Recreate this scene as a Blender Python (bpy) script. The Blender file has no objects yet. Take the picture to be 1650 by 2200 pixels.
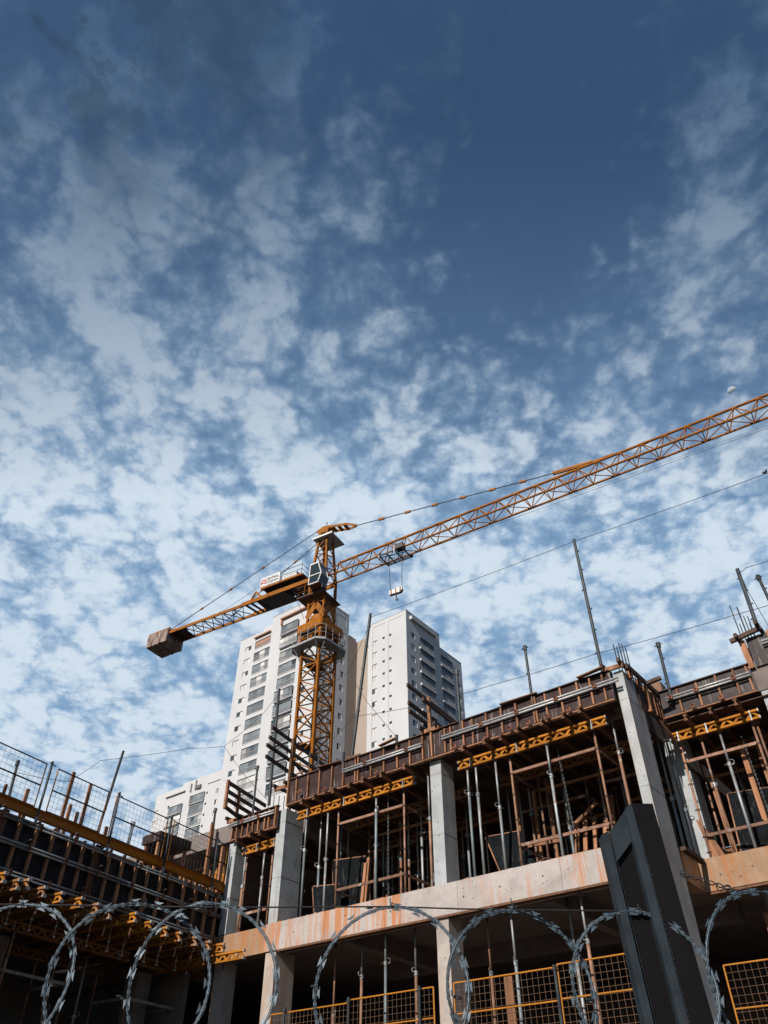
import bpy, math, random
from mathutils import Vector, Matrix
random.seed(11)
rad = math.radians
scene = bpy.context.scene
COL = scene.collection

# ------------------------------------------------------------------ camera
FOCAL_PX, PITCH, HEAD = 1640.0, rad(42.0), rad(38.0)
cam_data = bpy.data.cameras.new('camera')
cam_data.sensor_fit = 'VERTICAL'
cam_data.sensor_height = 24.0
cam_data.lens = 24.0 * FOCAL_PX / 2200.0
cam_data.clip_start = 0.05
cam_data.clip_end = 9000
camera = bpy.data.objects.new('camera', cam_data)
COL.objects.link(camera)
camera.location = (0, 0, 1.6)
camera.rotation_euler = (math.pi / 2 + PITCH, 0, HEAD)
scene.camera = camera

# ------------------------------------------------------------------ light
SUN_EL, SUN_AZ = rad(31), rad(-4)          # azimuth measured from -Y towards -X
to_sun = Vector((-math.sin(SUN_AZ) * math.cos(SUN_EL), -math.cos(SUN_AZ) * math.cos(SUN_EL), math.sin(SUN_EL)))
sun_data = bpy.data.lights.new('sun', 'SUN')
sun_data.energy = 4.8
sun_data.angle = rad(0.5)
sun_data.color = (1.0, 0.915, 0.83)
sun = bpy.data.objects.new('sun', sun_data)
COL.objects.link(sun)
sun.rotation_euler = to_sun.to_track_quat('Z', 'Y').to_euler()
sun.location = (-10, -40, 60)

world = bpy.data.worlds.new('World')
scene.world = world
world.use_nodes = True
wn = world.node_tree
for n in list(wn.nodes):
    wn.nodes.remove(n)


class NT:
    """small helper to wire shader nodes"""
    def __init__(self, tree):
        self.t = tree

    def n(self, kind, **kw):
        nd = self.t.nodes.new(kind)
        for k, v in kw.items():
            if k.startswith('i_'):
                key = k[2:]
                key = int(key) if key.isdigit() else key
                nd.inputs[key].default_value = v
            else:
                setattr(nd, k, v)
        return nd

    def l(self, a, b):
        self.t.links.new(a, b)

    def math(self, op, a, b=None, c=None, clamp=False):
        nd = self.t.nodes.new('ShaderNodeMath')
        nd.operation = op
        nd.use_clamp = clamp
        for i, v in enumerate((a, b, c)):
            if v is None:
                continue
            if isinstance(v, (int, float)):
                nd.inputs[i].default_value = v
            else:
                self.l(v, nd.inputs[i])
        return nd.outputs[0]

    def mix(self, f, a, b, blend='MIX'):
        nd = self.t.nodes.new('ShaderNodeMix')
        nd.data_type = 'RGBA'
        nd.blend_type = blend
        for i, v in ((0, f), (6, a), (7, b)):
            if isinstance(v, (int, float)):
                nd.inputs[i].default_value = v
            elif isinstance(v, tuple):
                nd.inputs[i].default_value = (*v, 1)[:4]
            else:
                self.l(v, nd.inputs[i])
        return nd.outputs[2]

    def ramp(self, f, stops):
        nd = self.t.nodes.new('ShaderNodeValToRGB')
        el = nd.color_ramp.elements
        while len(el) < len(stops):
            el.new(0.5)
        for e, (p, c) in zip(el, stops):
            e.position = p
            e.color = (*c, 1) if isinstance(c, tuple) else (c, c, c, 1)
        self.l(f, nd.inputs[0])
        return nd.outputs[0]

    def maprange(self, f, a, b, c=0.0, d=1.0, smooth=True):
        nd = self.t.nodes.new('ShaderNodeMapRange')
        nd.interpolation_type = 'SMOOTHSTEP' if smooth else 'LINEAR'
        self.l(f, nd.inputs[0])
        for i, v in enumerate((a, b, c, d)):
            nd.inputs[i + 1].default_value = v
        return nd.outputs[0]


def build_sky():
    h = NT(wn)
    out = h.n('ShaderNodeOutputWorld')
    bg = h.n('ShaderNodeBackground')
    bg.inputs['Strength'].default_value = 0.076
    h.l(bg.outputs[0], out.inputs[0])
    sky = h.n('ShaderNodeTexSky')
    sky.sky_type = 'NISHITA'
    sky.sun_disc = False
    sky.sun_elevation = SUN_EL
    sky.sun_rotation = math.atan2(to_sun.x, to_sun.y)
    sky.air_density = 1.0
    sky.dust_density = 0.3
    sky.ozone_density = 2.2
    # a clean deep blue, as the photograph has it
    grade = h.n('ShaderNodeHueSaturation', i_Saturation=1.12, i_Value=0.92)
    h.l(sky.outputs[0], grade.inputs['Color'])
    tc = h.n('ShaderNodeTexCoord')
    rot = h.n('ShaderNodeVectorRotate', rotation_type='Z_AXIS')
    rot.inputs['Angle'].default_value = -HEAD
    h.l(tc.outputs['Generated'], rot.inputs['Vector'])
    sep = h.n('ShaderNodeSeparateXYZ')
    h.l(rot.outputs[0], sep.inputs[0])
    zc = h.math('MAXIMUM', sep.outputs[2], 0.0)
    den = h.math('ADD', zc, 0.22)
    qx = h.math('DIVIDE', sep.outputs[0], den)      # to the right on the cloud sheet
    qy = h.math('DIVIDE', sep.outputs[1], den)      # ahead on the cloud sheet
    q = h.n('ShaderNodeCombineXYZ')
    h.l(qx, q.inputs[0])
    h.l(qy, q.inputs[1])

    def noise(scale, detail, rough, dist, off=(0, 0, 0), sx=1.0, sy=1.0, rz=0.0):
        m = h.n('ShaderNodeMapping')
        m.inputs['Location'].default_value = off
        m.inputs['Scale'].default_value = (sx, sy, 1)
        m.inputs['Rotation'].default_value = (0, 0, rz)
        h.l(q.outputs[0], m.inputs['Vector'])
        nd = h.n('ShaderNodeTexNoise', noise_dimensions='2D', i_Scale=scale, i_Detail=detail, i_Roughness=rough, i_Distortion=dist)
        h.l(m.outputs[0], nd.inputs['Vector'])
        return nd.outputs['Fac']
    warp = h.n('ShaderNodeTexNoise', noise_dimensions='2D', i_Scale=9.0, i_Detail=4, i_Roughness=0.55)
    h.l(q.outputs[0], warp.inputs['Vector'])
    off = h.n('ShaderNodeVectorMath', operation='MULTIPLY_ADD')
    h.l(warp.outputs['Color'], off.inputs[0])
    off.inputs[1].default_value = (0.11, 0.11, 0)
    h.l(q.outputs[0], off.inputs[2])

    def cells(scale, smooth, loc, sx=1.0, sy=1.0):
        m = h.n('ShaderNodeMapping')
        m.inputs['Location'].default_value = loc
        m.inputs['Rotation'].default_value = (0, 0, 0.5)
        m.inputs['Scale'].default_value = (sx, sy, 1)
        h.l(off.outputs[0], m.inputs['Vector'])
        vo = h.n('ShaderNodeTexVoronoi', voronoi_dimensions='2D', feature='SMOOTH_F1', i_Scale=scale, i_Smoothness=smooth)
        h.l(m.outputs[0], vo.inputs['Vector'])
        return h.maprange(vo.outputs['Distance'], 0.10, 0.72, 1.0, 0.0, smooth=False)
    puffs = cells(12.5, 0.40, (3.1, 1.7, 0), 1.0, 0.8)
    small = cells(34.0, 0.3, (8.3, 6.1, 0))
    fine = noise(34.0, 7, 0.66, 0.0, (2.3, 4.4, 0))
    wisps = noise(6.5, 6, 0.58, 0.25, (0.4, 9.2, 0), 1.0, 0.6, 0.5)
    large = noise(3.4, 3, 0.5, 0.0, (5.3, 2.2, 0))

    def blob(cx, cy, rx, ry):
        a = h.math('DIVIDE', h.math('SUBTRACT', qx, cx), rx)
        b = h.math('DIVIDE', h.math('SUBTRACT', qy, cy), ry)
        d = h.math('SQRT', h.math('ADD', h.math('MULTIPLY', a, a), h.math('MULTIPLY', b, b)))
        return h.maprange(d, 0.0, 1.0, 1.0, 0.0)
    v = h.math('MULTIPLY', puffs, 0.17)
    v = h.math('MULTIPLY_ADD', small, 0.13, v)
    v = h.math('MULTIPLY_ADD', fine, 0.30, v)
    v = h.math('MULTIPLY_ADD', wisps, 0.24, v)
    v = h.math('MULTIPLY_ADD', large, 0.16, v)
    bias = h.maprange(qy, 0.22, 0.75, 0.0, 0.06, smooth=False)
    lower = h.maprange(qy, 0.48, 1.0, 0.0, 0.125)
    v = h.math('ADD', v, bias)
    v = h.math('ADD', v, lower)
    v = h.math('MULTIPLY_ADD', blob(0.16, 0.36, 0.25, 0.46), -0.25, v)     # the clear patch
    v = h.math('MULTIPLY_ADD', blob(0.35, 0.38, 0.085, 0.26), 0.19, v)     # thin veil at its right
    v = h.math('MULTIPLY_ADD', blob(-0.32, 0.40, 0.42, 0.55), 0.12, v)     # bank at the left
    v = h.math('MULTIPLY_ADD', blob(0.34, 0.62, 0.24, 0.26), -0.07, v)     # thinner again at the right
    cover = h.maprange(v, 0.34, 0.72, 0.0, 1.0)
    core = h.maprange(h.math('MULTIPLY_ADD', fine, 0.30, h.math('MULTIPLY_ADD', puffs, 0.12, v)), 0.62, 1.02, 0.0, 1.0)
    height = h.maprange(qy, 0.24, 0.80, 0.0, 1.0, smooth=False)
    thin = h.mix(height, (0.50, 1.0, 1.85), (3.0, 4.7, 6.7))
    thick = h.mix(height, (0.85, 1.60, 2.7), (6.7, 7.7, 8.7))
    ccol = h.mix(core, thin, thick)
    dens = h.math('MULTIPLY', cover, h.maprange(qy, 0.20, 0.8, 0.66, 0.95, smooth=False))
    veil = h.math('MULTIPLY', h.maprange(qy, 0.32, 1.0, 0.0, 0.62, smooth=False), h.maprange(large, 0.25, 0.75, 0.6, 1.0))
    clear = h.mix(veil, grade.outputs[0], (2.4, 4.2, 6.6))
    res = h.mix(dens, clear, ccol)
    slate = h.math('MULTIPLY', h.math('MULTIPLY', blob(-0.30, 0.22, 0.50, 0.28), h.maprange(h.math('MULTIPLY_ADD', fine, 0.6, wisps), 0.74, 0.92)), 0.70)
    res = h.mix(slate, res, (0.34, 0.66, 1.15))
    h.l(res, bg.inputs['Color'])


build_sky()
vs = scene.view_settings
vs.view_transform = 'Standard'
vs.look = 'None'
vs.gamma = 1.0
vs.use_curve_mapping = False
vs.exposure = 0.40
scene.cycles.max_bounces = 6
scene.cycles.diffuse_bounces = 2
scene.cycles.glossy_bounces = 3
scene.cycles.transmission_bounces = 2


# ------------------------------------------------------------------ materials
ALB = 0.80                                   # overall paint level for this exposure


def dim(c):
    return tuple(x * ALB for x in c)


def new_mat(name):
    m = bpy.data.materials.new(name)
    m.use_nodes = True
    t = m.node_tree
    bsdf = t.nodes['Principled BSDF']
    return m, NT(t), bsdf


def coords(h, scale=(1, 1, 1), rnd=True, rz=0.0):
    tc = h.n('ShaderNodeTexCoord')
    mp = h.n('ShaderNodeMapping')
    mp.inputs['Scale'].default_value = scale
    mp.inputs['Rotation'].default_value = (0, 0, rz)
    h.l(tc.outputs['Object'], mp.inputs['Vector'])
    if rnd:
        oi = h.n('ShaderNodeObjectInfo')
        mul = h.math('MULTIPLY', oi.outputs['Random'], 37.0)
        h.l(mul, mp.inputs['Location'])
    return mp.outputs[0]


def noise_of(h, vec, scale, detail=5, rough=0.6, dist=0.0):
    nd = h.n('ShaderNodeTexNoise', i_Scale=scale, i_Detail=detail, i_Roughness=rough, i_Distortion=dist)
    h.l(vec, nd.inputs['Vector'])
    return nd.outputs['Fac']


def bump(h, bsdf, height, strength=0.3, dist=0.01):
    b = h.n('ShaderNodeBump', i_Strength=strength, i_Distance=dist)
    h.l(height, b.inputs['Height'])
    h.l(b.outputs[0], bsdf.inputs['Normal'])


def mottled(name, c1, c2, scale=6.0, rough=0.7, metal=0.0, stretch=(1, 1, 1), c3=None, c3_at=0.62, b=0.2, vary=0.25, spec=0.3):
    """paint, steel or stone with two-tone mottling, optional third tone in patches and per-object value variation"""
    m, h, bs = new_mat(name)
    c1, c2, c3 = dim(c1), dim(c2), dim(c3) if c3 else None
    v = coords(h, stretch)
    f = noise_of(h, v, scale)
    col = h.ramp(f, [(0.32, c1), (0.68, c2)])
    if c3:
        f3 = noise_of(h, v, scale * 0.55, 6, 0.68, 0.6)
        col = h.mix(h.maprange(f3, c3_at, c3_at + 0.07), col, c3)
    oi = h.n('ShaderNodeObjectInfo')
    val = h.maprange(oi.outputs['Random'], 0, 1, 1 - vary, 1 + vary, smooth=False)
    hs = h.n('ShaderNodeHueSaturation')
    h.l(val, hs.inputs['Value'])
    h.l(col, hs.inputs['Color'])
    h.l(hs.outputs[0], bs.inputs['Base Color'])
    bs.inputs['Roughness'].default_value = rough
    bs.inputs['Metallic'].default_value = metal
    bs.inputs['Specular IOR Level'].default_value = spec
    fb = noise_of(h, v, scale * 7, 4)
    bump(h, bs, fb, b, 0.004)
    return m


def concrete(name, base, stain, stain_amt=0.5, dark=(0.10, 0.09, 0.08), fresh=(0.42, 0.41, 0.39)):
    """board-marked cast concrete: blotches, vertical run stains, pour lines and blowholes"""
    m, h, bs = new_mat(name)
    base, stain, dark, fresh = dim(base), dim(stain), dim(dark), dim(fresh)
    v = coords(h, (1, 1, 1), rnd=False)
    blot = noise_of(h, v, 1.7, 7, 0.62, 0.3)
    fine = noise_of(h, v, 22, 5, 0.6)
    col = h.ramp(blot, [(0.30, tuple(x * 0.70 for x in base)), (0.55, base), (0.78, fresh)])
    col = h.mix(h.maprange(fine, 0.35, 0.75, 0.0, 0.35), col, tuple(x * 0.62 for x in base))
    vs_ = coords(h, (5.5, 5.5, 0.35), rnd=False)
    run = noise_of(h, vs_, 1.0, 6, 0.66, 0.25)
    where = noise_of(h, coords(h, (1.0, 1.0, 0.5), rnd=False), 0.8, 2, 0.5)
    s = h.math('MULTIPLY', h.maprange(run, 0.44, 0.60), h.maprange(where, 0.40, 0.58))
    col = h.mix(h.math('MULTIPLY', s, stain_amt), col, stain)
    vd = coords(h, (9, 9, 0.5), rnd=False)
    drips = noise_of(h, vd, 1.3, 5, 0.7)
    col = h.mix(h.maprange(drips, 0.60, 0.74, 0.0, 0.5), col, dark)
    vo = h.n('ShaderNodeTexVoronoi', i_Scale=9.0, i_Randomness=1.0)
    h.l(v, vo.inputs['Vector'])
    sep = h.n('ShaderNodeSeparateColor')
    h.l(vo.outputs['Color'], sep.inputs[0])
    rdot = h.math('MULTIPLY', h.maprange(sep.outputs[0], 0.55, 1.0, 0.0, 0.15, smooth=False), 1.0)
    hole = h.math('LESS_THAN', vo.outputs['Distance'], rdot)
    col = h.mix(h.math('MULTIPLY', hole, 0.85), col, (0.03, 0.028, 0.025))
    h.l(col, bs.inputs['Base Color'])
    bs.inputs['Roughness'].default_value = 0.85
    bs.inputs['Specular IOR Level'].default_value = 0.2
    bump(h, bs, h.math('SUBTRACT', h.math('MULTIPLY_ADD', fine, 0.5, blot), hole), 0.35, 0.012)
    return m


def plywood(name, base, drip=(0.30, 0.27, 0.25), amt=0.6, rough=0.45, spec=0.25):
    """film-faced shuttering ply, scuffed, with pale cement drips running down"""
    m, h, bs = new_mat(name)
    base, drip = dim(base), dim(drip)
    v = coords(h, (1, 1, 1))
    f = noise_of(h, v, 4.0, 6, 0.6)
    col = h.ramp(f, [(0.3, tuple(x * 0.55 for x in base)), (0.7, tuple(x * 1.25 for x in base))])
    vd = coords(h, (26, 26, 1.6))
    d = noise_of(h, vd, 1.0, 5, 0.68, 0.2)
    w = noise_of(h, coords(h, (1.6, 1.6, 1.0)), 1.0, 3, 0.5)
    s = h.math('MULTIPLY', h.maprange(d, 0.53, 0.66), h.maprange(w, 0.44, 0.60))
    col = h.mix(h.math('MULTIPLY', s, amt), col, drip)
    h.l(col, bs.inputs['Base Color'])
    bs.inputs['Roughness'].default_value = rough
    bs.inputs['Specular IOR Level'].default_value = spec
    bump(h, bs, f, 0.25, 0.006)
    return m


def timber(name, c1, c2, dark=(0.05, 0.025, 0.012), axis=(14, 14, 0.8), vary=0.3):
    m, h, bs = new_mat(name)
    c1, c2, dark = dim(c1), dim(c2), dim(dark)
    v = coords(h, axis)
    g = noise_of(h, v, 1.0, 6, 0.65, 0.6)
    col = h.ramp(g, [(0.25, c1), (0.62, c2), (0.85, tuple(x * 1.2 for x in c2))])
    w = noise_of(h, coords(h, (2.5, 2.5, 2.5)), 1.0, 5, 0.6)
    col = h.mix(h.maprange(w, 0.52, 0.74, 0.0, 0.75), col, dark)
    oi = h.n('ShaderNodeObjectInfo')
    val = h.maprange(oi.outputs['Random'], 0, 1, 1 - vary, 1 + vary, smooth=False)
    hs = h.n('ShaderNodeHueSaturation')
    h.l(val, hs.inputs['Value'])
    h.l(col, hs.inputs['Color'])
    h.l(hs.outputs[0], bs.inputs['Base Color'])
    bs.inputs['Roughness'].default_value = 0.8
    bs.inputs['Specular IOR Level'].default_value = 0.2
    bump(h, bs, g, 0.35, 0.004)
    return m


def plain(name, col, rough=0.6, metal=0.0, spec=0.4):
    return mottled(name, tuple(x * 0.85 for x in col), tuple(min(1, x * 1.12) for x in col), 5.0, rough, metal, b=0.08, vary=0.08, spec=spec)


M = {}
M['concrete_column'] = concrete('concrete_column', (0.42, 0.45, 0.46), (0.40, 0.28, 0.19), 0.35, fresh=(0.53, 0.54, 0.535))
M['concrete_beam'] = concrete('concrete_beam', (0.46, 0.42, 0.395), (0.48, 0.18, 0.055), 0.85, fresh=(0.52, 0.47, 0.44))
M['concrete_pale'] = concrete('concrete_pale', (0.45, 0.40, 0.36), (0.42, 0.22, 0.10), 0.45, fresh=(0.50, 0.46, 0.42))
M['concrete_tan'] = concrete('concrete_tan', (0.36, 0.235, 0.15), (0.38, 0.16, 0.06), 0.8, fresh=(0.42, 0.30, 0.2))
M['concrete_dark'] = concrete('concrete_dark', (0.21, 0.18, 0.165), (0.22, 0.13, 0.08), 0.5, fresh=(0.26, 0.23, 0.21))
M['ply_brown'] = plywood('ply_brown', (0.052, 0.031, 0.029), (0.34, 0.31, 0.30), 0.75, 0.55, 0.12)
M['ply_grey'] = plywood('ply_grey', (0.062, 0.050, 0.050), (0.34, 0.31, 0.30), 0.75, 0.55, 0.12)
M['ply_sheet'] = plywood('ply_sheet', (0.009, 0.011, 0.013), (0.085, 0.09, 0.09), 0.55, 0.8, 0.03)
M['ply_black'] = plywood('ply_black', (0.008, 0.008, 0.010), (0.12, 0.135, 0.14), 0.7, 0.6)
M['timber_orange'] = timber('timber_orange', (0.17, 0.080, 0.042), (0.35, 0.172, 0.092))
M['timber_sunlit'] = timber('timber_sunlit', (0.26, 0.13, 0.066), (0.48, 0.25, 0.135))  # lighter copy of timber_orange, sunlight on the wing studs put into the colour
M['timber_brown'] = timber('timber_brown', (0.075, 0.036, 0.020), (0.165, 0.082, 0.045))
M['timber_dark'] = timber('timber_dark', (0.045, 0.028, 0.022), (0.10, 0.062, 0.047))
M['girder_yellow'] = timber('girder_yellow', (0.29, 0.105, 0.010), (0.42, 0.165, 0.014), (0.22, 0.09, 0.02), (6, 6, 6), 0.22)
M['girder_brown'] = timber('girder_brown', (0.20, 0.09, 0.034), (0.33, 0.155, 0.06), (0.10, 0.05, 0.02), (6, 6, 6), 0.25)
M['steel_grey'] = mottled('steel_grey', (0.20, 0.215, 0.22), (0.36, 0.375, 0.38), 9, 0.5, 0.35, (1, 1, 0.5), (0.20, 0.10, 0.05), 0.60, vary=0.3)
M['steel_bright'] = mottled('steel_bright', (0.34, 0.345, 0.35), (0.52, 0.52, 0.52), 9, 0.45, 0.25, (1, 1, 0.5), (0.25, 0.14, 0.09), 0.64, vary=0.15)
M['steel_rust'] = mottled('steel_rust', (0.17, 0.085, 0.05), (0.33, 0.19, 0.13), 8, 0.75, 0.1, (1, 1, 0.5), (0.42, 0.36, 0.32), 0.58, vary=0.3)
M['steel_teal'] = mottled('steel_teal', (0.13, 0.165, 0.175), (0.24, 0.285, 0.295), 8, 0.55, 0.2, (1, 1, 0.4), (0.25, 0.16, 0.10), 0.60, vary=0.3)
M['steel_dark'] = mottled('steel_dark', (0.022, 0.028, 0.033), (0.055, 0.064, 0.07), 7, 0.55, 0.3, (1, 1, 0.4), (0.12, 0.07, 0.045), 0.66, vary=0.2)
M['steel_clamp'] = mottled('steel_clamp', (0.16, 0.06, 0.04), (0.28, 0.12, 0.07), 12, 0.7, 0.3)
M['steel_cap'] = plain('steel_cap', (0.55, 0.54, 0.50), 0.45, 0.4)
M['yellow_steel'] = mottled('yellow_steel', (0.44, 0.145, 0.005), (0.54, 0.185, 0.008), 2.2, 0.5, 0.0, (1, 1, 1), (0.26, 0.09, 0.012), 0.62, vary=0.05)
M['mesh_frame'] = mottled('mesh_frame', (0.36, 0.135, 0.012), (0.48, 0.19, 0.016), 6, 0.55, 0.0, vary=0.1)
M['mesh_wire'] = plain('mesh_wire', (0.30, 0.19, 0.12), 0.5, 0.4)
M['mesh_wire_dark'] = plain('mesh_wire_dark', (0.07, 0.075, 0.08), 0.5, 0.4)
M['crane_paint'] = mottled('crane_paint', (0.24, 0.078, 0.003), (0.335, 0.116, 0.004), 1.6, 0.55, 0.0, (1, 1, 1), (0.15, 0.05, 0.008), 0.56, vary=0.12, b=0.05, spec=0.15)
M['crane_dark'] = plain('crane_dark', (0.045, 0.042, 0.042), 0.55, 0.3)
M['crane_deck'] = plain('crane_deck', (0.10, 0.055, 0.035), 0.7)
M['crane_grey'] = plain('crane_grey', (0.33, 0.35, 0.36), 0.5, 0.3)
M['crane_rail'] = plain('crane_rail', (0.40, 0.40, 0.40), 0.5, 0.3)
M['rope'] = plain('rope', (0.05, 0.05, 0.055), 0.6, 0.3)
M['cab_white'] = plain('cab_white', (0.66, 0.66, 0.65), 0.4)
M['glass'] = None
M['counterweight'] = mottled('counterweight', (0.17, 0.11, 0.08), (0.42, 0.36, 0.33), 2.2, 0.85, 0.0, (4, 4, 0.5), (0.12, 0.06, 0.035), 0.50, vary=0.15)
M['tower_wall'] = mottled('tower_wall', (0.50, 0.515, 0.53), (0.555, 0.565, 0.575), 0.22, 0.8, 0.0, (1, 1, 0.5), vary=0.0, b=0.03, spec=0.15)
M['tower_beige_shaded'] = mottled('tower_beige_shaded', (0.34, 0.285, 0.24), (0.40, 0.34, 0.29), 0.12, 0.85, 0.0, (1, 1, 0.5), vary=0.0, b=0.03, spec=0.15)  # beige darkened to carry the left tower's cast shadow in its colour
M['tower_brown'] = plain('tower_brown', (0.40, 0.20, 0.12), 0.8)
M['tower_groove'] = plain('tower_groove', (0.45, 0.40, 0.38), 0.8)
M['window_frame'] = plain('window_frame', (0.16, 0.16, 0.16), 0.5, 0.2)
M['window_white'] = plain('window_white', (0.60, 0.59, 0.58), 0.5)
M['balcony_rail'] = plain('balcony_rail', (0.50, 0.50, 0.50), 0.45, 0.4)
M['post_black'] = mottled('post_black', (0.012, 0.018, 0.023), (0.026, 0.036, 0.044), 9, 0.5, 0.0, (1, 1, 1), (0.03, 0.018, 0.018), 0.66, vary=0.05, b=0.25, spec=0.22)  # blue sky sheen of the flanges is put into this colour
M['post_maroon'] = mottled('post_maroon', (0.006, 0.005, 0.006), (0.016, 0.008, 0.008), 3, 0.6, 0.0, vary=0.0, spec=0.15)
M['post_black_shaded'] = mottled('post_black_shaded', (0.003, 0.0035, 0.0045), (0.008, 0.007, 0.008), 3, 0.6, 0.0, (1, 1, 0.4), (0.012, 0.006, 0.006), 0.60, vary=0.0, b=0.3, spec=0.08)  # darker copy of post_black, shade of recess and side put into the colour
M['razor'] = mottled('razor', (0.036, 0.058, 0.075), (0.09, 0.13, 0.16), 20, 0.45, 0.3, vary=0.1, b=0.05, spec=0.6)
M['wire_dark'] = plain('wire_dark', (0.03, 0.03, 0.033), 0.6, 0.3)
M['ground'] = mottled('ground', (0.045, 0.042, 0.04), (0.075, 0.068, 0.06), 0.6, 0.95, b=0.5, vary=0.0)
M['sign_white'] = plain('sign_white', (0.56, 0.57, 0.57), 0.5)
M['sign_black'] = plain('sign_black', (0.02, 0.02, 0.02), 0.5)
M['sign_red'] = plain('sign_red', (0.45, 0.03, 0.03), 0.5)
M['tag_yellow'] = plain('tag_yellow', (0.6, 0.45, 0.05), 0.5)
M['moon'] = plain('moon', (0.42, 0.50, 0.58), 1.0, 0, 0.0)


def glass_mat(name, col, rough=0.08):
    m, h, bs = new_mat(name)
    oi = h.n('ShaderNodeObjectInfo')
    c = h.mix(oi.outputs['Random'], tuple(x * 0.6 for x in col), tuple(x * 1.5 for x in col))
    h.l(c, bs.inputs['Base Color'])
    bs.inputs['Roughness'].default_value = rough
    bs.inputs['Specular IOR Level'].default_value = 0.5
    return m


M['glass'] = glass_mat('glass', (0.045, 0.06, 0.066))
M['glass_cab'] = glass_mat('glass_cab', (0.028, 0.042, 0.045), 0.12)
M['glass_blind'] = glass_mat('glass_blind', (0.38, 0.38, 0.36), 0.3)
M['glass_balcony'] = glass_mat('glass_balcony', (0.13, 0.15, 0.16), 0.12)  # base colour lightened to stand for the sky reflected in the panes


# ------------------------------------------------------------------ mesh helpers
class MB:
    """collects boxes, bars, tubes and plates; build() links them as one mesh object"""
    def __init__(self):
        self.v, self.f = [], []

    def add(self, verts, faces):
        o = len(self.v)
        self.v += [tuple(p) for p in verts]
        self.f += [tuple(i + o for i in q) for q in faces]
        return self

    def box(self, x0, x1, y0, y1, z0, z1):
        return self.add([(x0, y0, z0), (x1, y0, z0), (x1, y1, z0), (x0, y1, z0), (x0, y0, z1), (x1, y0, z1), (x1, y1, z1), (x0, y1, z1)],
                        [(0, 3, 2, 1), (4, 5, 6, 7), (0, 1, 5, 4), (1, 2, 6, 5), (2, 3, 7, 6), (3, 0, 4, 7)])

    def bar(self, a, b, w, t, up=(0, 0, 1)):
        """rectangular bar from a to b; t is its size along 'up', w across"""
        a, b, up = Vector(a), Vector(b), Vector(up)
        d = (b - a).normalized()
        s = d.cross(up)
        if s.length < 1e-4:
            s = d.cross(Vector((1, 0, 0)))
        s.normalize()
        u = s.cross(d)
        s, u = s * w / 2, u * t / 2
        p = [a - s - u, a + s - u, a + s + u, a - s + u, b - s - u, b + s - u, b + s + u, b - s + u]
        return self.add(p, [(0, 1, 2, 3), (7, 6, 5, 4), (0, 4, 5, 1), (1, 5, 6, 2), (2, 6, 7, 3), (3, 7, 4, 0)])

    def tube(self, a, b, r, n=8, r2=None, caps=True):
        a, b = Vector(a), Vector(b)
        r2 = r if r2 is None else r2
        d = (b - a).normalized()
        s = d.cross(Vector((0, 0, 1)) if abs(d.z) < 0.95 else Vector((1, 0, 0))).normalized()
        u = d.cross(s)
        p = []
        for c, rr in ((a, r), (b, r2)):
            for i in range(n):
                t = 2 * math.pi * i / n
                p.append(c + s * rr * math.cos(t) + u * rr * math.sin(t))
        f = [(i, (i + 1) % n, n + (i + 1) % n, n + i) for i in range(n)]
        if caps:
            f += [tuple(range(n - 1, -1, -1)), tuple(range(n, 2 * n))]
        return self.add(p, f)

    def poly(self, pts, r, n=6):
        for a, b in zip(pts[:-1], pts[1:]):
            self.tube(a, b, r, n)
        return self

    def ring(self, c, axis, R, r, n=14, m=6):
        c, ax = Vector(c), Vector(axis).normalized()
        s = ax.cross(Vector((0, 0, 1)) if abs(ax.z) < 0.95 else Vector((1, 0, 0))).normalized()
        u = ax.cross(s)
        p, f = [], []
        for i in range(n):
            t = 2 * math.pi * i / n
            e = s * math.cos(t) + u * math.sin(t)
            for j in range(m):
                k = 2 * math.pi * j / m
                p.append(c + e * (R + r * math.cos(k)) + ax * r * math.sin(k))
        for i in range(n):
            for j in range(m):
                f.append((i * m + j, ((i + 1) % n) * m + j, ((i + 1) % n) * m + (j + 1) % m, i * m + (j + 1) % m))
        return self.add(p, f)

    def prism(self, pts, d):
        """closed outline pts extruded by vector d"""
        n = len(pts)
        d = Vector(d)
        p = [Vector(q) for q in pts] + [Vector(q) + d for q in pts]
        f = [tuple(range(n - 1, -1, -1)), tuple(range(n, 2 * n))] + [(i, (i + 1) % n, n + (i + 1) % n, n + i) for i in range(n)]
        return self.add(p, f)

    def mesh(self, name, mat):
        me = bpy.data.meshes.new(name)
        me.from_pydata(self.v, [], self.f)
        me.update()
        import bmesh
        bm = bmesh.new()
        bm.from_mesh(me)
        bmesh.ops.recalc_face_normals(bm, faces=bm.faces)
        bm.to_mesh(me)
        bm.free()
        me.materials.append(M[mat] if isinstance(mat, str) else mat)
        return me

    def build(self, name, mat, parent=None, loc=None, smooth=False):
        me = self.mesh(name, mat)
        if smooth:
            me.polygons.foreach_set('use_smooth', [True] * len(me.polygons))
        return link(name, me, parent, loc)


def link(name, data, parent=None, loc=None, rot=None):
    o = bpy.data.objects.new(name, data)
    COL.objects.link(o)
    if parent is not None:
        o.parent = parent
    if loc is not None:
        o.location = loc
    if rot is not None:
        o.rotation_euler = rot
    return o


def thing(name, label, cat, loc=(0, 0, 0), rz=0.0, group=None):
    o = bpy.data.objects.new(name, None)
    o.empty_display_size = 0.2
    COL.objects.link(o)
    o.location = loc
    o.rotation_euler = (0, 0, rz)
    o['label'] = label
    o['category'] = cat
    if group:
        o['group'] = group
    return o


def tag(o, label, cat, group=None):
    o['label'] = label
    o['category'] = cat
    if group:
        o['group'] = group
    return o


def structure(o):
    o['kind'] = 'structure'
    return o


def stuff(o):
    o['kind'] = 'stuff'
    return o


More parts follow.
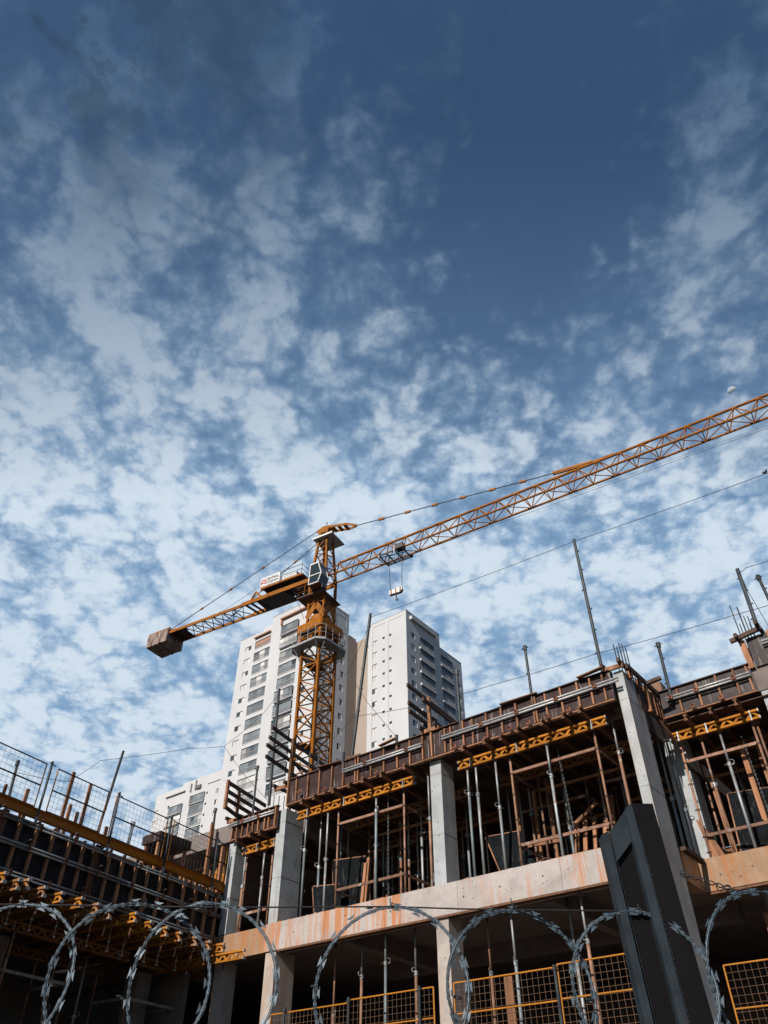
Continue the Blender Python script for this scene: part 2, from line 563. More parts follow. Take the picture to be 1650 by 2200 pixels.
def dup(root, loc, rz=None, label=None):
    """copy of a thing with copies of its parts and sub-parts"""
    r = root.copy()
    COL.objects.link(r)
    r.location = loc
    if rz is not None:
        r.rotation_euler = (0, 0, rz)
    if label:
        r['label'] = label
    for ch in list(root.children):
        c = ch.copy()
        COL.objects.link(c)
        c.parent = r
        for g in list(ch.children):
            d = g.copy()
            COL.objects.link(d)
            d.parent = c
    return r


def box(x0, x1, y0, y1, z0, z1):
    return MB().box(x0, x1, y0, y1, z0, z1)


# ------------------------------------------------------------------ ground and moon
structure(MB().add([(-2500, -2500, 0), (2500, -2500, 0), (2500, 2500, 0), (-2500, 2500, 0)], [(0, 1, 2, 3)]).build('ground', 'ground'))
#@@P2@@
moon_mb = MB()
N = 20
for i in range(N + 1):                     # the sunlit part of the moon: a dome facing us, gibbous along its lower edge
    for j in range(N + 1):
        r, a = i / N, 2 * math.pi * j / N
        x, z = r * math.cos(a), r * math.sin(a)
        if z < 0:
            z *= 0.25
        moon_mb.v.append((x, -0.45 * math.sqrt(max(0.0, 1 - r * r)), z))
for i in range(N):
    for j in range(N):
        k = i * (N + 1) + j
        moon_mb.f.append((k, k + 1, k + N + 2, k + N + 1))
moon = moon_mb.build('moon', 'moon', smooth=True)
moon_dir = Vector((-0.02954, 0.70494, 0.70866))
mx = moon_dir.cross(Vector((0, 0, 1))).normalized()
mz = mx.cross(moon_dir)
moon.matrix_world = Matrix.Translation(Vector((0, 0, 1.6)) + moon_dir * 3000) @ Matrix((mx, moon_dir, mz)).transposed().to_4x4() @ Matrix.Rotation(rad(-14), 4, 'Y') @ Matrix.Scale(16.0, 4)
tag(moon, 'small pale half moon in the blue sky just above the crane jib', 'moon')


def wb(mb, name, mat, root, smooth=False):
    """part built in world coordinates under an unrotated thing"""
    return mb.build(name, mat, root, loc=-Vector(root.location), smooth=smooth)


# ------------------------------------------------------------------ concrete frame
SLAB, SOFFIT = 6.42, 9.09
frame = thing('concrete_building', 'unfinished concrete frame building with square columns and rust-streaked floor beam', 'building', (-9.5, 14.0, 0))
COLUMNS = [(-16.12, -15.87, 14.0, 14.42, SLAB, 8.60), (-14.42, -14.12, 14.0, 14.66, SLAB, 9.085), (-9.60, -9.30, 14.0, 14.5, SLAB, 9.085),
           (-4.885, -4.69, 14.0, 14.75, 5.84, 9.74), (-2.57, -2.21, 15.77, 16.4, SLAB, 9.78), (-4.98, -4.53, 16.35, 16.8, SLAB, 9.13),
           (-14.42, -14.1, 14.02, 14.66, 0, 5.84), (-9.62, -9.32, 14.02, 14.5, 0, 5.84), (-4.89, -4.69, 14.02, 14.75, 0, 5.84),
           (-16.15, -15.87, 14.05, 14.5, 0, 5.84), (-4.3, -3.95, 18.2, 18.7, 0, 6.25), (-7.6, -7.2, 19.0, 19.5, 0, 6.25), (-12.6, -12.2, 19.0, 19.5, 0, 6.25), (-2.57, -2.21, 15.8, 16.4, 0, 5.84)]
for i, (x0, x1, y0, y1, z0, z1) in enumerate(COLUMNS):
    c = wb(box(x0, x1, y0, y1, z0, z1), 'column', 'concrete_column' if z0 > 5 or i == 8 else 'concrete_pale', frame)
    if z0 > 5 and i < 5:                                    # cast joint grooves round each column
        for zz in ((z0 * 0.62 + z1 * 0.38), (z0 * 0.12 + z1 * 0.88) if i != 3 else 9.1):
            MB().box(x0 - 0.003, x1 + 0.003, y0 - 0.003, y1 + 0.003, zz, zz + 0.006).build('cast_joint', 'concrete_dark', c)
wb(box(-14.46, -4.89, 13.98, 14.35, 5.84, SLAB), 'beam', 'concrete_beam', frame)
wb(box(-24, -14.464, 14.0, 14.35, 5.84, SLAB - 0.02), 'beam', 'concrete_tan', frame)
wb(box(-4.76, 4.2, 15.76, 16.1, 5.85, SLAB), 'beam', 'concrete_tan', frame)
wb(MB().bar((-4.60, 14.75, 6.36), (-4.60, 15.7, 6.36), 0.1, 0.07), 'formwork_strip', 'timber_dark', frame)
wb(box(-4.93, -4.70, 14.756, 15.757, 5.85, SLAB - 0.01), 'beam', 'concrete_tan', frame)
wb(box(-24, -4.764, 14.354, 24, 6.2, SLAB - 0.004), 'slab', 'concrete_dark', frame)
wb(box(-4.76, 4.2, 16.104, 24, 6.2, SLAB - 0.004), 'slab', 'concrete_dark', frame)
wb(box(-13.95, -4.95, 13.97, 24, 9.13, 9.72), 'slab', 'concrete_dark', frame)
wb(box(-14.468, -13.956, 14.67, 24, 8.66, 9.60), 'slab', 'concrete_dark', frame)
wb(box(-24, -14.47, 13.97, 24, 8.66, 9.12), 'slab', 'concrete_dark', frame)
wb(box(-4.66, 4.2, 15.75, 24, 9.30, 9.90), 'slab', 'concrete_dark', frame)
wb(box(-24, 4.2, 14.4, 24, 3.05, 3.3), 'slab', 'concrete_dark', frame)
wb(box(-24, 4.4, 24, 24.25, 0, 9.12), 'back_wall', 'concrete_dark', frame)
wb(box(4.2, 4.4, 15.8, 24, 0, 9.12), 'side_wall', 'concrete_dark', frame)  # unseen end wall, added to keep side light out of the bays
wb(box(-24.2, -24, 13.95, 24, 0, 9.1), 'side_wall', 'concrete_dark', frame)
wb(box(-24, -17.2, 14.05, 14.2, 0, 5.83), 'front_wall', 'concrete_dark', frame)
for x in (-12.3, -7.25):                                    # cross beams under the first floor
    wb(box(x - 0.12, x + 0.12, 14.354, 23.9, 5.8, 6.195), 'cross_beam', 'concrete_dark', frame)
wb(box(-14, -4.8, 18.0, 18.3, 5.85, 6.195), 'cross_beam', 'concrete_dark', frame)
for x0, x1, y in ((-14.0, -4.92, 13.965), (-4.70, 4.0, 15.745)):
    wb(box(x0, x1, y, y + 0.16, 5.795, 5.832), 'formwork_strip', 'timber_brown', frame)
for x, z, y in ((-13.55, 6.13, 13.98), (-12.0, 6.24, 13.98), (-10.75, 6.12, 13.98), (-8.9, 6.1, 13.98), (-8.05, 6.14, 13.98), (-7.1, 6.16, 13.98), (-5.55, 6.2, 13.98), (-5.1, 6.3, 13.98), (-4.35, 6.1, 15.76), (-3.75, 6.14, 15.76)):
    wb(MB().tube((x, y - 0.004, z), (x, y + 0.03, z), 0.017, 10), 'tie_hole', 'sign_black', frame)
rc = random.Random(5)
for x in (-6.72, -9.05, -10.9, -12.6):                      # panel joints cast into the long beam
    wb(MB().bar((x, 13.978, 5.85), (x + 0.012, 13.978, SLAB - 0.01), 0.006, 0.006, (0, 1, 0)), 'cast_joint', 'concrete_dark', frame)
for x, z in ((-4.82, 8.4), (-4.75, 7.5), (-4.8, 9.3), (-9.5, 8.5), (-9.42, 7.4), (-14.3, 8.3), (-14.22, 7.2), (-9.5, 6.9), (-14.35, 6.8)):
    wb(MB().tube((x, 13.997, z), (x, 14.02, z), 0.012, 8), 'tie_hole', 'sign_black', frame)
crust = MB()
for k in range(70):                                        # rough mortar left along the top edge of the beam
    x = rc.uniform(-14.4, -4.95)
    w, hgt = rc.uniform(0.03, 0.14), rc.uniform(0.006, 0.03)
    crust.box(x, x + w, 14.0 + rc.uniform(0, 0.08), 14.1 + rc.uniform(0, 0.1), SLAB - 0.01, SLAB + hgt)
stuff(wb(crust, 'mortar_crust', 'concrete_tan', frame))


# ------------------------------------------------------------------ edge formwork
def edge_formwork(label, x0, x1, y, z0, z1, studs, walers, ties, ply='ply_brown', stud_mat='timber_orange', lip=True):
    t = thing('edge_formwork', label, 'formwork', ((x0 + x1) / 2, y, z0), group='slab edge formwork along the concrete frame')
    n = max(1, round((x1 - x0) / 1.22))
    for i in range(n):
        a, b = x0 + (x1 - x0) * i / n, x0 + (x1 - x0) * (i + 1) / n
        dz = rc.uniform(-0.012, 0.014)
        wb(box(a + 0.002, b - 0.002, y, y + 0.018, z0 + 0.01, z1 + dz), 'plywood_panel', ply, t)
    for x in studs:
        lean = rc.uniform(-0.012, 0.012)
        wb(MB().bar((x, y - 0.036, z0 + 0.02), (x + lean, y - 0.036, z1 - 0.01 + rc.uniform(-0.03, 0.01)), 0.036, 0.068, (0, 1, 0)), 'stud', stud_mat, t)
    for a, b, zz in walers:
        for dz in (0.032, -0.032):
            wb(MB().tube((a, y - 0.105, zz + dz), (b, y - 0.105, zz + dz), 0.024, 10), 'waler_tube', 'steel_bright', t, True)
    for x, zz in ties:
        k = wb(MB().ring((x, y - 0.15, zz), (0, 1, 0), 0.042, 0.011, 12, 6).box(x - 0.05, x + 0.05, y - 0.142, y - 0.134, zz - 0.045, zz + 0.045), 'tie_nut', 'steel_clamp', t)
        wb(MB().tube((x, y - 0.02, zz), (x, y - 0.27, zz + 0.01), 0.008, 6), 'tie_rod', 'steel_dark', k).location = (0, 0, 0)
    if lip:
        wb(box(x0, x1, y - 0.058, y - 0.002, z0 - 0.02, z0 + 0.004), 'sill_board', stud_mat, t)
    wb(box(x0, x1, y - 0.05, y + 0.05, z1 + 0.018, z1 + 0.04), 'capping_strip', 'timber_dark', t)
    return t


YF = 13.9
edge_formwork('low brown slab edge formwork over the narrow left bay beside the wing', -15.97, -14.30, YF, 8.63, 9.14,
              [-15.93, -15.75, -15.55, -15.33, -15.15, -14.95, -14.72, -14.58, -14.36], [(-15.98, -14.36, 9.0)], [(-15.5, 9.0), (-14.9, 9.0)])
edge_formwork('dark stained slab edge formwork over the middle bay between the two full columns', -14.02, -9.35, YF, 9.10, 9.73,
              [-13.98, -13.68, -13.28, -12.89, -12.48, -12.1, -11.71, -11.63, -11.22, -10.82, -10.42, -10.05, -9.68, -9.42],
              [(-12.06, -9.67, 9.46)], [(-11.35, 9.46), (-10.1, 9.46), (-13.5, 9.3), (-12.62, 9.14), (-11.0, 9.14)])
edge_formwork('slab edge formwork with a long bright double waler over the right bay', -9.35, -4.93, YF, 9.10, 9.73,
              [-9.05, -8.89, -8.54, -8.29, -7.91, -7.53, -7.15, -6.73, -6.67, -6.42, -6.05, -5.67, -5.37, -5.09],
              [(-9.1, -4.74, 9.46)], [(-8.03, 9.46), (-7.11, 9.46), (-6.15, 9.46), (-5.26, 9.46), (-7.9, 9.13), (-7.3, 9.13), (-6.85, 9.13), (-6.4, 9.13), (-5.9, 9.13), (-8.75, 9.13)])
edge_formwork('grey slab edge formwork of the set-back bay at the right edge', -4.62, -2.6, 15.67, 9.27, 9.86,
              [-4.15, -3.72, -3.3, -2.93, -2.66], [(-4.42, -2.62, 9.63)], [(-4.3, 9.63), (-3.75, 9.63), (-2.95, 9.63), (-3.9, 9.3), (-3.3, 9.3)], ply='ply_grey')

side = thing('side_formwork', 'short side formwork of orange timbers on the right flank of the tallest column', 'formwork', (-4.6, 14.9, 9.1))
wb(box(-4.66, -4.645, 14.55, 15.65, 9.12, 9.80), 'plywood_panel', 'ply_brown', side)
for y, z0, z1, w in ((14.95, 9.15, 9.75, 0.10), (15.25, 9.18, 9.72, 0.06), (15.42, 9.2, 9.74, 0.06), (15.58, 9.2, 9.7, 0.05)):
    wb(MB().bar((-4.605, y, z0), (-4.605, y, z1), 0.075, w, (0, 1, 0)), 'stud', 'timber_orange', side)
wb(MB().bar((-4.58, 14.0, 9.80), (-4.58, 15.7, 9.84), 0.05, 0.12), 'top_rail', 'timber_dark', side)
for y, z in ((14.22, 9.62), (14.62, 9.56)):
    wb(MB().bar((-4.64, y, z), (-4.60, y + 0.02, z + 0.2), 0.09, 0.09, (0, 1, 0)), 'cleat', 'timber_orange', side)
wb(MB().bar((-4.62, 15.0, 9.82), (-4.25, 15.02, 9.86), 0.08, 0.07), 'cross_piece', 'timber_dark', side)
wb(MB().bar((-4.62, 15.3, 9.12), (-4.5, 15.75, 8.75), 0.06, 0.07), 'knee_brace', 'timber_brown', side)

# column clamps: timbers laid round the tops of the columns
def collar(label, cx, cy, z, w, d, mat='timber_dark'):
    t = thing('column_clamp', label, 'timber clamp', (cx, cy, z), group='timber clamps round the column tops')
    wb(MB().bar((cx - w, cy - d, z), (cx + w, cy - d + 0.01, z), 0.05, 0.09), 'clamp_board', 'timber_orange', t)
    wb(MB().bar((cx - w * 0.8, cy - d - 0.12, z + 0.07), (cx - w * 0.8, cy + d + 0.1, z + 0.07), 0.06, 0.08), 'clamp_board', mat, t)
    wb(MB().bar((cx + w * 0.8, cy - d - 0.12, z + 0.075), (cx + w * 0.8, cy + d + 0.1, z + 0.075), 0.06, 0.08), 'clamp_board', mat, t)
    return t


collar('timber clamp around the head of the tallest column at right', -4.85, 14.05, 9.80, 0.23, 0.14)
collar('timber clamp on the column head at the left end of the middle formwork', -14.22, 14.0, 9.60, 0.24, 0.16)
collar('timber clamp on the short column beside the wing', -16.0, 14.05, 9.18, 0.25, 0.14)
collar('timber clamp on the formwork in front of the sloping rails, centre', -9.45, 13.98, 9.78, 0.25, 0.14)

cbox = thing('column_formwork', 'tall box of ply and orange boards on the column at the right edge', 'formwork', (-2.4, 15.9, 9.78))
wb(box(-2.48, -2.0, 15.70, 15.72, 9.80, 10.48), 'plywood_panel', 'ply_grey', cbox)
wb(box(-2.60, -2.585, 15.75, 16.3, 9.78, 10.45), 'plywood_panel', 'ply_grey', cbox)
wb(MB().bar((-2.56, 15.69, 9.79), (-2.58, 15.69, 10.44), 0.12, 0.05, (0, 1, 0)), 'edge_board', 'timber_orange', cbox)
wb(MB().bar((-2.02, 15.68, 9.9), (-2.02, 15.68, 10.5), 0.06, 0.05, (0, 1, 0)), 'edge_board', 'timber_orange', cbox)
wb(MB().bar((-2.78, 15.58, 10.46), (-2.1, 15.6, 10.56), 0.07, 0.09), 'clamp_board', 'timber_dark', cbox)
wb(MB().bar((-2.62, 15.45, 10.5), (-2.62, 16.4, 10.5), 0.07, 0.09), 'clamp_board', 'timber_dark', cbox)
wb(MB().bar((-2.15, 15.4, 10.62), (-2.15, 16.3, 10.62), 0.07, 0.09), 'clamp_board', 'timber_dark', cbox)
for dz in (0, 0.07):
    wb(MB().tube((-2.2, 15.62, 10.2 + dz), (-1.2, 15.62, 10.2 + dz), 0.024, 8), 'waler_tube', 'steel_grey', cbox)
tag(box(-4.76, -4.46, 15.62, 15.95, 9.90, 10.12).build('rusty_tray', 'steel_rust'), 'small rusty open box sitting on the set-back formwork', 'box')


ORDER = ['leftmost', 'second', 'third', 'fourth', 'fifth', 'sixth', 'seventh', 'eighth', 'ninth', 'tenth', 'eleventh', 'twelfth', 'thirteenth', 'fourteenth', 'fifteenth', 'sixteenth', 'seventeenth', 'eighteenth', 'nineteenth']
for i, (x, y, z, L, ang) in enumerate(((-12.9, 13.80, 9.775, 0.7, 0.1), (-10.9, 13.78, 9.775, 0.55, -0.15), (-7.5, 13.8, 9.775, 0.9, 0.06), (-5.6, 13.8, 9.775, 0.6, -0.1))):
    o = MB().bar((0, 0, 0), (L * math.cos(ang), L * math.sin(ang), 0.01), 0.10, 0.025).build('offcut_board', 'timber_orange' if i % 2 else 'timber_brown', loc=(x, y, z))
    tag(o, ['loose offcut on the formwork edge left of the mast foot', 'loose offcut on the formwork edge beside the pole stub', 'loose offcut on the formwork edge above the right girder', 'loose offcut on the formwork edge near the tallest column'][i], 'board', 'loose offcuts on the formwork edge')
# ------------------------------------------------------------------ truss girders
def girder_parts(root, length, mat, full=True, pitch=0.27, cap=True):
    """timber truss beam along local x: two chords with zigzag web boards, steel end caps and straps"""
    for name, z0, z1 in (('bottom_chord', 0.0, 0.042), ('top_chord', 0.158, 0.20)):
        box(0, length, -0.04, 0.04, z0, z1).build(name, mat, root)
    n = max(2, int(round(length / (pitch / 2))))
    st = length / n
    key = ('web', mat, round(st, 3))
    for i in range(n):
        up = i % 2 == 0
        mk = key + (up,)
        if mk not in CACHE:
            CACHE[mk] = MB().bar((0.008, 0, 0.043 if up else 0.157), (st - 0.008, 0, 0.157 if up else 0.043), 0.027, 0.048).mesh('web_board', mat)
        link('web_board', CACHE[mk], root, (i * st, 0, 0))
    if cap:
        for x in (0.0, length):
            for z in (0.026, 0.174):
                box(x - 0.012, x + 0.012, -0.043, 0.043, z - 0.029, z + 0.029).build('end_cap', 'steel_cap' if not full else 'steel_grey', root)
        if full:
            for x in (0.09 * length, 0.42 * length, 0.91 * length):
                box(x - 0.014, x + 0.014, -0.046, 0.046, -0.01, 0.204).build('steel_strap', 'steel_grey', root)


CACHE = {}
GIR = [(-13.78, 14.10, 8.735, 3.68, 'girder_yellow', 'long yellow timber truss girder across the top of the middle bay'),
       (-8.88, 14.10, 8.735, 3.60, 'girder_yellow', 'long orange timber truss girder across the top of the right bay'),
       (-15.70, 14.12, 8.26, 1.25, 'girder_yellow', 'short orange truss girder in the narrow bay beside the wing'),
       (-4.62, 15.86, 8.80, 1.86, 'girder_yellow', 'ochre truss girder across the set-back bay at the right edge'),
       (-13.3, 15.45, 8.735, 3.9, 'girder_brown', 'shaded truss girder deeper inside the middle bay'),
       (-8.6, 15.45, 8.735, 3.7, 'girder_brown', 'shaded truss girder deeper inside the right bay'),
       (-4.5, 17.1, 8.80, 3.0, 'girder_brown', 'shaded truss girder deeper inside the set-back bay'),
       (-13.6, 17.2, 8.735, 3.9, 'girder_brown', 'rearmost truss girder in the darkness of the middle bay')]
for x, y, z, L, mat, lab in GIR:
    t = thing('truss_girder', lab, 'girder', (x, y, z), group='timber truss girders under the formwork')
    girder_parts(t, L, mat)


def joist(x, y0, y1, z, mat, lab):
    o = MB()
    for z0, z1, w in ((0, 0.035, 0.04), (0.035, 0.105, 0.016), (0.105, 0.14, 0.04)):
        o.box(-w, w, 0, y1 - y0, z0, z1)
    o = o.build('joist', mat, loc=(x, y0, z))
    tag(o, lab, 'joist', 'timber joists sticking out under the formwork')


for i, x in enumerate((-13.37, -12.93, -12.29, -11.78, -11.33, -10.78, -10.1)):
    joist(x, 13.70 + rc.uniform(-0.05, 0.05), 21.5, 8.94, 'timber_brown', ORDER[i] + ' from the left of the joist ends sticking out below the middle bay formwork' if i else 'leftmost joist end sticking out below the middle bay formwork')
for i, x in enumerate((-8.5, -7.94, -7.56, -7.09, -6.52, -6.02, -5.64)):
    joist(x, 13.70 + rc.uniform(-0.06, 0.06), 21.5, 8.94, 'timber_brown', ORDER[i] + ' from the left of the joist ends sticking out below the right bay formwork' if i else 'leftmost joist end sticking out below the right bay formwork')
for i, x in enumerate((-4.6, -4.1, -3.58, -3.05)):
    joist(x, 15.48 + rc.uniform(-0.05, 0.05), 21.5, 9.005, 'timber_brown', ORDER[i] + ' from the left of the joist ends below the set-back formwork at right' if i else 'leftmost joist end below the set-back formwork at right')
for i, x in enumerate((-15.6, -15.05, -14.75)):
    joist(x, 13.68 + rc.uniform(-0.05, 0.05), 20, 8.47, 'timber_brown', ORDER[i] + ' from the left of the stubby joist ends below the low left bay formwork' if i else 'leftmost stubby joist end below the low left bay formwork')

deck = thing('soffit_deck', 'brown plywood deck lying on the joists under the new slab', 'formwork', (-9.5, 14, 9.09))
for z, xa, xb, ya in ((9.088, -14.05, -4.93, 13.92), (8.618, -15.95, -14.3, 13.92), (9.155, -4.62, 3.9, 15.70)):
    k = 0
    y = ya
    while y < 22:
        step = 0.3 if y < ya + 0.85 else 1.2
        if step == 0.3:
            xs = [xa + 0.05 * (k % 3), xb - 0.25 * k]
        else:
            n = max(1, int((xb - xa) / 2.4))
            xs = [xa + (xb - xa) * i / n for i in range(n + 1)]
        for a, b in zip(xs[:-1], xs[1:]):
            wb(box(a + 0.004, b - 0.004, y + 0.006, y + step - 0.004, z - (0.012 if step == 0.3 and k % 2 else 0.0), z + 0.017), 'deck_board', 'timber_dark' if step == 0.3 else 'ply_brown', deck)
        y += step
        k += 1


# ------------------------------------------------------------------ props
def prop(x, y, z0, z1, style, lab, group, lean=0.0, joint=None):
    """telescopic steel prop: base plate, outer tube, inner tube, collar with handle ring, head plate"""
    t = thing('steel_prop', lab, 'prop', (x, y, z0), rc.uniform(0, 6.28), group)
    H = z1 - z0
    J = joint if joint else H * 0.55
    mo, mi = style
    for key, nm, mat, mbf in ((('o', J, mo), 'outer_tube', mo, lambda: MB().tube((0, 0, 0.01), (0, 0, J), 0.03, 10)),
                              (('i', J, H, mi), 'inner_tube', mi, lambda: MB().tube((0, 0, J), (0, 0, H - 0.008), 0.0235, 10)),
                              (('c', J), 'collar', 'steel_grey', lambda: MB().tube((0, 0, J - 0.06), (0, 0, J + 0.02), 0.042, 12).ring((0.055, 0, J + 0.03), (0.3, 1, 0.2), 0.05, 0.007, 12, 5).tube((-0.09, 0, J - 0.02), (0.09, 0, J + 0.0), 0.008, 6)),
                              (('b',), 'base_plate', 'steel_rust', lambda: box(-0.06, 0.06, -0.06, 0.06, 0, 0.01)),
                              (('h', H), 'head_plate', 'steel_rust', lambda: box(-0.06, 0.06, -0.06, 0.06, H - 0.008, H))):
        key = ('prop',) + tuple(round(k, 2) if isinstance(k, float) else k for k in key)
        if key not in CACHE:
            me = mbf().mesh(nm, mat)
            if nm.endswith('tube'):
                for p in me.polygons:
                    p.use_smooth = len(p.vertices) == 4
            CACHE[key] = me
        link(nm, CACHE[key], t)
    if lean:
        t.rotation_euler = (0, lean, 0)
    return t


GALV, RUST, TEAL, MIX = ('steel_grey', 'steel_grey'), ('steel_rust', 'steel_rust'), ('steel_teal', 'steel_grey'), ('steel_rust', 'steel_grey')
front = 'steel props standing along the open edge of the bays'
ZG = 8.733
prop(-13.50, 14.12, SLAB, ZG, TEAL, 'teal-grey prop nearest the left column of the middle bay', front, joint=1.55)
prop(-13.30, 14.45, SLAB, 8.94, TEAL, 'slim forked prop just behind the leftmost prop of the middle bay', front, joint=1.2)
prop(-12.80, 14.14, SLAB, ZG, GALV, 'bright grey prop between the leaning ply sheets and the shoring frame', front, joint=1.2)
prop(-11.28, 14.14, SLAB, ZG, TEAL, 'thick teal prop beside the hanging chain in the middle bay', front, joint=2.0)
prop(-9.80, 14.2, SLAB, 8.94, MIX, 'rusty-bottomed prop tight against the column between middle and right bays', front, joint=1.5)
prop(-8.68, 14.12, SLAB, ZG, TEAL, 'teal prop with a pale tag left of the leaning dark panel in the right bay', front, joint=1.75)
prop(-8.47, 14.14, SLAB, ZG, GALV, 'grey prop second from the column at the left of the right bay', front, joint=1.7)
prop(-7.96, 14.13, SLAB, ZG, GALV, 'slanting-looking grey prop in front of the dark leaning panel', front, joint=1.3)
prop(-6.69, 14.13, SLAB, ZG, GALV, 'pale grey prop in the middle of the right bay in front of the upright planks', front, joint=1.65)
prop(-5.28, 14.4, SLAB, 8.94, MIX, 'rusty prop with a loose handle next to the tallest column', front, joint=1.85)
prop(-4.93, 15.9, SLAB, 9.0, TEAL, 'tall teal prop close beside the tallest column in the set-back bay', front, joint=1.3)
prop(-4.80, 16.1, SLAB, 9.0, GALV, 'slender grey prop behind the tall teal one in the set-back bay', front, joint=1.1)
prop(-4.05, 16.0, SLAB, 8.8, RUST, 'reddish prop under the left part of the ochre girder', front, joint=1.4)
prop(-3.64, 15.95, SLAB, 8.8, GALV, 'thick grey prop with a bent handle in the set-back bay', front, joint=1.7)
prop(-2.9, 16.0, SLAB, 8.8, RUST, 'rusty prop with yellow paint flecks under the right end of the ochre girder', front, joint=1.4)
prop(-15.62, 14.15, SLAB, 8.26, MIX, 'rusty prop with a tag at the left of the narrow left bay', front, joint=1.1)
prop(-14.98, 14.2, SLAB, 8.26, GALV, 'grey prop in the middle of the narrow left bay', front, joint=1.2)
prop(-14.6, 14.25, SLAB, 8.26, RUST, 'brown prop beside the left column of the middle bay', front, joint=1.0)
prop(-14.72, 14.6, SLAB, 8.47, GALV, 'thin prop squeezed behind the brown one in the narrow left bay', front, joint=1.3)
back = 'dim steel props in the depth of the upper bays'
for xa, xb, n, lab, zt, ya in ((-13.7, -10.0, 22, 'dim prop standing in the darkness behind the middle bay frame', 8.94, 15.2),
                               (-9.0, -5.3, 20, 'dim prop standing in the darkness of the right bay', 8.94, 15.4),
                               (-4.3, -2.2, 7, 'dim prop standing deep in the set-back bay', 9.0, 17.3),
                               (-15.7, -14.5, 5, 'dim prop standing deep in the narrow left bay', 8.47, 15.0)):
    for i in range(n):
        prop(xa + (xb - xa) * (i + rc.uniform(0.1, 0.9)) / n, ya + rc.choice((0, 0.35, 0.8, 1.4, 2.1, 3.0)) + rc.uniform(0, 0.2), SLAB, zt, rc.choice((GALV, RUST, TEAL, MIX)), lab, back, joint=rc.choice((1.1, 1.4, 1.7)))
low = 'steel props on the floor below the streaked beam'
for x, y, j, st, lab in ((-11.21, 14.4, 2.0, TEAL, 'pale teal prop under the middle of the streaked beam'), (-12.1, 14.7, 1.9, MIX, 'dark-topped prop left of the pale teal one under the streaked beam'),
                         (-10.5, 14.5, 1.75, MIX, 'prop with a dark upper tube right of the pale teal one under the beam'), (-8.05, 14.3, 1.6, TEAL, 'prop with rows of holes in its upper tube below the beam'),
                         (-8.9, 14.8, 1.6, RUST, 'thin brown prop behind the mesh guard right of the lower column'), (-6.55, 14.3, 1.75, MIX, 'grey and rusty prop behind the mesh near the black post'),
                         (-7.1, 14.9, 1.55, GALV, 'prop with dark upper tube behind the mesh left of the grey and rusty one'), (-13.05, 14.9, 1.3, RUST, 'short-looking rusty prop behind the leftmost mesh guard'),
                         (-15.0, 14.9, 1.3, GALV, 'grey prop in the dark opening left of the lower left column')):
    prop(x, y, 3.3, 5.795 if y < 14.36 else 6.198, st, lab, low, joint=j)


# ------------------------------------------------------------------ shoring frames
def shoring_frame(lab, x0, x1, y0, y1, z0, z1, mat='steel_rust', cat='scaffold'):
    t = thing('shoring_frame', lab, cat, ((x0 + x1) / 2, (y0 + y1) / 2, z0), group='rusty shoring frames in the bays')
    for x in (x0, x1):
        for y in (y0, y1):
            leg = wb(MB().tube((x, y, z0), (x, y, z1), 0.0245, 10), 'leg', mat, t, True)
            for z in (z0 + 0.16, z0 + 0.45, z0 + 0.98, z0 + 1.5, z0 + 1.95):
                if z < z1 - 0.1:
                    r = wb(MB().ring((x, y, z), (0, 0, 1), 0.05, 0.008, 12, 5), 'cup_ring', 'steel_dark', leg)
                    r.location = (0, 0, 0)
            b = wb(box(x - 0.07, x + 0.07, y - 0.07, y + 0.07, z0, z0 + 0.012), 'base_plate', mat, leg)
            b.location = (0, 0, 0)
    for z in (z0 + 0.47, z0 + 1.97):
        for y in (y0, y1):
            wb(MB().bar((x0 + 0.03, y, z), (x1 - 0.03, y, z), 0.032, 0.058), 'ledger', mat if y == y0 else 'girder_brown', t)
        for x in (x0, x1):
            wb(MB().bar((x, y0 + 0.03, z - 0.02), (x, y1 - 0.03, z - 0.02), 0.03, 0.055), 'ledger', 'timber_dark' if x == x0 else mat, t)
    return t


shoring_frame('rusty shoring frame with horizontal ledgers in the middle bay', -12.52, -10.52, 14.22, 15.42, SLAB, ZG)
shoring_frame('rusty shoring frame with horizontal ledgers in the right bay', -7.64, -5.64, 14.22, 15.42, SLAB, ZG)
shoring_frame('rusty shoring frame in the set-back bay at the right edge', -4.5, -2.98, 15.98, 17.1, SLAB, 8.8)
shoring_frame('narrow shoring frame in the left bay beside the wing', -15.72, -14.78, 14.3, 15.3, SLAB, 8.26)

shoring_frame('rear shoring frame in the dark depth of the middle bay', -13.2, -11.2, 16.3, 17.6, SLAB, 8.93)
shoring_frame('rear shoring frame in the dark depth of the right bay', -8.7, -6.9, 16.3, 17.6, SLAB, 8.93)
shoring_frame('rear shoring frame close behind the tallest column', -6.4, -5.2, 15.9, 17.2, SLAB, 8.93)
# loose material in the bays
def plank(name, a, b, w, t_, mat, lab, cat, up=(0, 0, 1), group=None):
    a, b = Vector(a), Vector(b)
    o = MB().bar(Vector((0, 0, 0)), b - a, w, t_, up).build(name, mat, loc=a)
    return tag(o, lab, cat, group)


def sheet(corner, du, dv, lab, mat='ply_sheet', edge='timber_orange'):
    c, du, dv = Vector(corner), Vector(du), Vector(dv)
    t = thing('plywood_sheet', lab, 'plywood sheet', c, group='dark plywood sheets leaning in the bays')
    nrm = du.cross(dv).normalized() * 0.02
    MB().prism([Vector(), du, du + dv, dv], nrm).build('sheet', mat, t)
    MB().bar(Vector() - nrm, dv - nrm, 0.05, 0.05, nrm).build('edge_batten', edge, t)
    MB().bar(dv - nrm, dv + du - nrm, 0.05, 0.05, nrm).build('edge_batten', edge, t)
    return t


